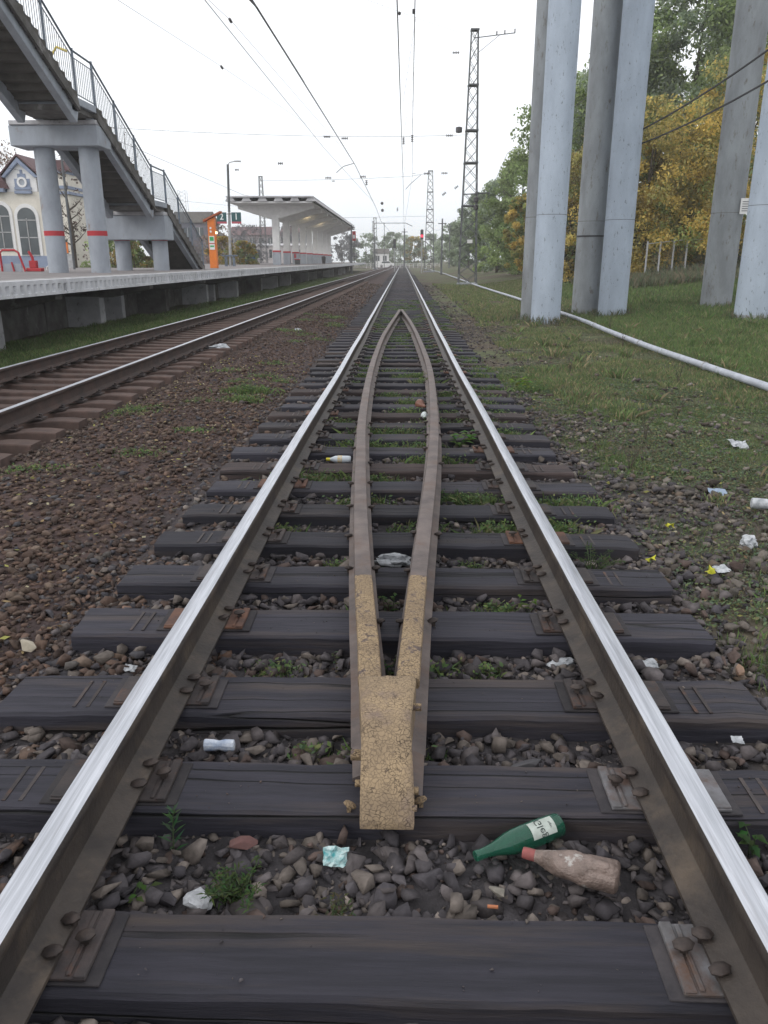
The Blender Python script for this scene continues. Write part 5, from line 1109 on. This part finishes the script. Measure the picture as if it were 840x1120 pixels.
# bin on the far platform
bn=thing('litter_bin','small dark bin among the canopy columns','bin',(-9.2,95,PZ)); MB().lathe([(.2,0),(.25,.7),(.27,.72),(.2,.8)],(-9.2,95,PZ),n=14).build('bin_body',MT['porcelain'],bn,smooth=True)
MB().cone((-9.2,95,PZ+.8),(-9.2,95,PZ+.86),.12,n=12).build('bin_lid',MT['steel'],bn)
bc=thing('platform_bench','small red-framed bench beside the second canopy column','bench',(-10.0,76,PZ)); m=MB(); m.box((-9.8,76,PZ+.45),(.45,1.2,.06)); m.box((-10.0,76,PZ+.75),(.06,1.2,.35)); m.build('bench_seat',MT['red'],bc)
for y in(75.5,76.5): MB().bx(-9.98,-9.62,y-.03,y+.03,PZ,PZ+.42).build('leg',MT['steel'],bc)

# ------------------------------------------------------------------ overhead wires
def wire(label,pts,r=.012,nm='overhead_wire',sag=0.,n=8):
    out=[]
    for a,b in zip(pts[:-1],pts[1:]):
        a=Vector(a);b=Vector(b); k=n if sag else 1
        for i in range(k): t=i/k; p=a.lerp(b,t); p.z-=4*sag*t*(1-t); out.append(p)
    out.append(Vector(pts[-1])); m=MB(); m.tube(out,r,4); o=m.build(nm,MT['wire'],loc=tuple(out[0])); return tag(o,label,'wire')
wire('contact wire over the near track, left of its pair',[(-.10,-6,6.45),(-.12,17,6.45),(.02,58,6.45),(.15,124,6.45),(0,240,6.45)],.016)
wire('messenger wire over the near track, right of its pair',[(.30,-6,8.6),(.32,25,8.7),(.62,58,10.1),(1.35,124,13.5),(.5,150,9.4),(.3,185,8.6),(.2,240,12)],.019)
for k,y in enumerate([28,36,44,52]):
    z=8.7+(y-25)*1.4/33; wire('thin vertical dropper between the two wires over the near track',[(.0,y,6.46),(.35+(y-25)*.008,y,z)],.005,'wire_dropper')['group']='droppers of the near overhead line'
wire('diagonal stay linking the paired wires at the top of the photo',[(-.11,20,8.6),(.30,23,8.4),(.33,26,8.75)],.013,'wire_stay')
wire('contact wire over the left-hand track, running down from the top of the photo',[(-4.1,-6,7.3),(-3.9,17,7.3),(-3.62,22,7.55),(-3.45,40,7.7),(-3.30,58,7.85),(-2.9,90,7.0),(-3.3,124,7.2),(-2.,200,7.)],.022)
wire('doubled thick feeder wire at the top, joining the left-hand contact wire',[(-3.95,5,7.75),(-3.76,22,7.75),(-3.535,31,7.64)],.024)
wire('messenger wire of the left-hand track, faint behind its contact wire',[(-6.4,-6,9),(-5.4,58,8.9),(-3.9,90,8.3),(-4.4,124,10)],.012)
wire('short registration arm left of the left-hand contact wire',[(-4.6,58,7.35),(-4.1,58,7.75),(-3.35,58,7.95)],.03,'registration_arm')
wire('cross-span wire between the two masts at mid distance',[(-21.1,124,12.9),(-1,124,13.3),(3.9,124,13.9)],.024,sag=.15)
wire('lower cross-span wire under the mid-distance cross-span',[(-21.1,124,7.6),(3.9,124,7.9)],.02,sag=.05)
wire('upper cross-span wire from the large lattice mast to the left',[(-24,58,10.5),(-8,58,9.7),(4.5,58,9.7)],.013,sag=.1)
wire('arched arm hanging from the mid-distance cross-span',[(1.3,124,13.8),(2.6,124,13.6),(1.0,124,12.3),(.35,124,11.6)],.04,'registration_arm')
wire('long feeder wire from the large lattice mast back to the columns',[(5.9,58,6.05),(4.9,40,6.4),(6.3,28,6.9)],.010,sag=.1)
wire('feeder wire running to the platform lamp post from the upper left',[(-22,30,9.8),(-15,45,7.6),(-11.5,60,6.1),(-10,75,6.4)],.010)
wire('second feeder wire sloping down behind the stairs',[(-24,34,6.6),(-16,60,5.7),(-12,75,6.0)],.009)
wire('faint wire from the large mast down the verge',[(4.9,58,5.2),(4.6,90,5.4),(4.1,124,6.8)],.010,sag=.8)
wire('lower faint wire beside it along the verge',[(4.9,58,4.4),(4.7,90,4.4),(4.2,124,5.4)],.010,sag=.8)
wire('upper black cable from the fourth column to the right edge',[(6.95,25.0,5.22),(8.24,20,6.13),(9.3,16,6.9)],.024,'black_cable',sag=.08)
wire('lower black cable from the fourth column to the right edge',[(6.95,25.0,4.84),(8.33,20,5.5),(9.4,16,6.1)],.024,'black_cable',sag=.08)
wire('line of wire from the large mast top to the top left',[(4.6,58,15.5),(-8,40,15)],.006,sag=.2)
wire('thin stay wire carrying small insulators at the upper left of the sky',[(-7.3,14,10.),(-6.6,22,9.25),(-5.3,27.4,8.62),(-3.5,50,7.8)],.006)
wire('second thin stay wire above the stair railing, carrying small insulators',[(-8.3,16,7.85),(-7.9,20,8.05),(-6.9,33.3,8.62),(-5.3,58,9.6)],.006)
def insul(label,x,y,z,axis=(1,0,0),n=4,s=1.):
    d=Vector(axis).normalized(); q=d.to_track_quat('Z','Y').to_matrix(); prof=[]
    for k in range(n): prof+=[(.03*s,k*.16*s),(.12*s,k*.16*s+.03*s),(.12*s,k*.16*s+.07*s),(.03*s,k*.16*s+.10*s)]
    m=MB(); m.lathe(prof,(0,0,0),q,n=8); o=m.build('insulator_string',MT['porcelain']); o.location=(x,y,z); return tag(o,label,'insulator','insulator strings on the overhead wires')
gl='dark disc insulator string hanging on an overhead wire against the white sky'
for a in [(3.0,124,13.75),(5.6,124,13.8),(-6.4,124,13.35),(-11.5,124,13.2),(2.9,58,9.65),(-4.2,58,9.5),(-5.4,58,9.6),(.02,58,9.55,),(.6,58,9.7),(3.2,58,14.6)]:
    insul(gl,a[0],a[1],a[2],axis=(1,0,0) if a[1]>60 or a[0]<-1 or a[0]>2 else (0,0,-1),s=1.5 if a[1]>60 else .75)
for a,ax in [((.33,30,9.5),(0,.7,1)),((-6.6,22,9.2),(0.2,1,-.3)),((-5.3,27,8.6),(0.2,1,-.4)),((-6.9,33,8.6),(.2,1,-.4)),((-7.9,20,8.0),(.3,1,-.2)),((-.12,26,8.45),(0,1,.2)),((8.3,70,7.1),(.7,0,-.8)),((3.1,66,6.5),(.8,0,.6)),((4.3,70,7.3),(.8,0,.6)),((-.6,90,6.7),(0,0,1)),((-2.7,62,6.9),(0,0,1)),((-8.6,58,7.95),(1,0,0)),((-15,75,9.3),(1,0,0)),((-8.5,100,10.6),(1,0,0))]:
    insul(gl,*a,axis=ax,n=3,s=.8 if a[1]>50 else .38)
for k,(x,z,l) in enumerate([(-2.9,9.85,'upper of two small black balls hanging above the distant gantry'),(-2.85,9.0,'lower of two small black balls hanging above the distant gantry')]):
    MB().lathe([(.02,-.2),(.15,-.13),(.2,0),(.15,.13),(.02,.2)],(0,0,0),n=12).build('black_ball',MT['porcelain']).location=(x*.94,108,z-1.2+.0)
    o=bpy.data.objects[-1] if False else [q for q in COL.objects if q.name.startswith('black_ball')][-1]; tag(o,l,'ball weight')
# yellow street lamp arms behind the stair railing
yo=thing('street_lamp','lamp with a yellow curved double arm behind the stair railing','street lamp',(-13.8,34,0)); m=MB(); m.tube([(-13.8,34,1.2),(-13.8,34,9.1)],.05,6); m.build('lamp_pole',MT['steel'],yo)
m=MB(); m.tube([(-14.35,34,9.15),(-14.1,34,9.35),(-13.8,34,9.1),(-13.5,34,9.5),(-13.1,34,9.35)],.05,6); m.build('curved_arm',flat('yellow_enamel',(.7,.55,.1),.5),yo)

# small things on the near track bed follow its dip
NEAR=('weed','fern_weed','crushed_packet','foam_fragment','wrapper','rag','paper_cup','brown_shard','paper_scrap','plastic_shard','white_bottle','crumpled_tissue','paper_wad','fallen_leaf','stone','cigarette_butt','juice_bottle')
for o in list(COL.objects):
    if o.parent is None and o.name.split('.')[0] in NEAR and o.location.y<16:
        k=float(np.interp(o.location.y,[1,2,5.6,10,15],[.915,.92,.944,.965,.98])); o.location.x=.034+(o.location.x-.053)*k; o.location.y*=k; o.location.z+=float(hump(o.location.y))
# pale evening air
hb=MB(); hb.bx(-510,510,-70,960,-2.5,29); ho=hb.build('haze',MT['white']); tag(ho,kind='stuff')
hm=bpy.data.materials.new('air'); hm.use_nodes=True; hn=hm.node_tree
for n_ in list(hn.nodes): 
    if n_.type!='OUTPUT_MATERIAL': hn.nodes.remove(n_)
pv=hn.nodes.new('ShaderNodeVolumePrincipled'); pv.inputs['Color'].default_value=(1,1,1,1); pv.inputs['Density'].default_value=.0009; pv.inputs['Anisotropy'].default_value=.2
hn.links.new(pv.outputs[0],[n_ for n_ in hn.nodes if n_.type=='OUTPUT_MATERIAL'][0].inputs['Volume']); ho.data.materials.clear(); ho.data.materials.append(hm)

# ------------------------------------------------------------------ world, light, camera
w=bpy.data.worlds.new('World'); scene.world=w; w.use_nodes=True; nt=w.node_tree; L=nt.links.new; bg=nt.nodes['Background']
sky=nd(nt,'ShaderNodeTexSky'); sky.sky_type='NISHITA'; sky.sun_disc=False; sky.sun_elevation=R(32); sky.sun_rotation=R(-125); sky.dust_density=4; sky.air_density=1.; sky.ozone_density=1.
hs=nd(nt,'ShaderNodeHueSaturation'); hs.inputs['Saturation'].default_value=.35; L(sky.outputs[0],hs.inputs['Color'])
mx=nd(nt,'ShaderNodeMix',data_type='RGBA'); mx.inputs[0].default_value=.82; L(hs.outputs[0],mx.inputs[6])
# thin even cloud sheet, slightly cooler overhead
tc=nd(nt,'ShaderNodeTexCoord'); sp_=nd(nt,'ShaderNodeSeparateXYZ'); L(tc.outputs['Generated'],sp_.inputs[0]); cr_=nd(nt,'ShaderNodeValToRGB')
cr_.color_ramp.elements[0].position=.0; cr_.color_ramp.elements[0].color=(.80,.86,.93,1); cr_.color_ramp.elements[1].position=.55; cr_.color_ramp.elements[1].color=(1,1.0,1.02,1); L(sp_.outputs[2],cr_.inputs[0])
e=cr_.color_ramp.elements.new(.12); e.color=(.93,.955,.99,1)
ml=nd(nt,'ShaderNodeVectorMath',operation='SCALE'); ml.inputs['Scale'].default_value=9.5; L(cr_.outputs[0],ml.inputs[0]); L(ml.outputs[0],mx.inputs[7])
L(mx.outputs[2],bg.inputs['Color']); bg.inputs['Strength'].default_value=.14
sun=bpy.data.lights.new('sun','SUN'); sun.energy=.6; sun.angle=R(18); sun.color=(1,.96,.9); so=bpy.data.objects.new('sun',sun); COL.objects.link(so)
# light comes from behind the camera on the left
sd_=Vector((-.82*math.cos(R(32)),-.57*math.cos(R(32)),math.sin(R(32)))); so.rotation_euler=sd_.to_track_quat('Z','Y').to_euler(); so.location=(0,0,30)
cam=bpy.data.cameras.new('camera'); co=bpy.data.objects.new('camera',cam); COL.objects.link(co); co.location=(.034,0,1.60); co.rotation_euler=(R(90-17.93),0,R(1.33))
scene.cycles.volume_bounces=3
cam.sensor_width=36; cam.lens=850/1120*36; cam.clip_end=4000; cam.clip_start=.05; scene.camera=co
scene.view_settings.view_transform='Standard'; scene.view_settings.look='None'; scene.view_settings.exposure=.13; scene.view_settings.gamma=1
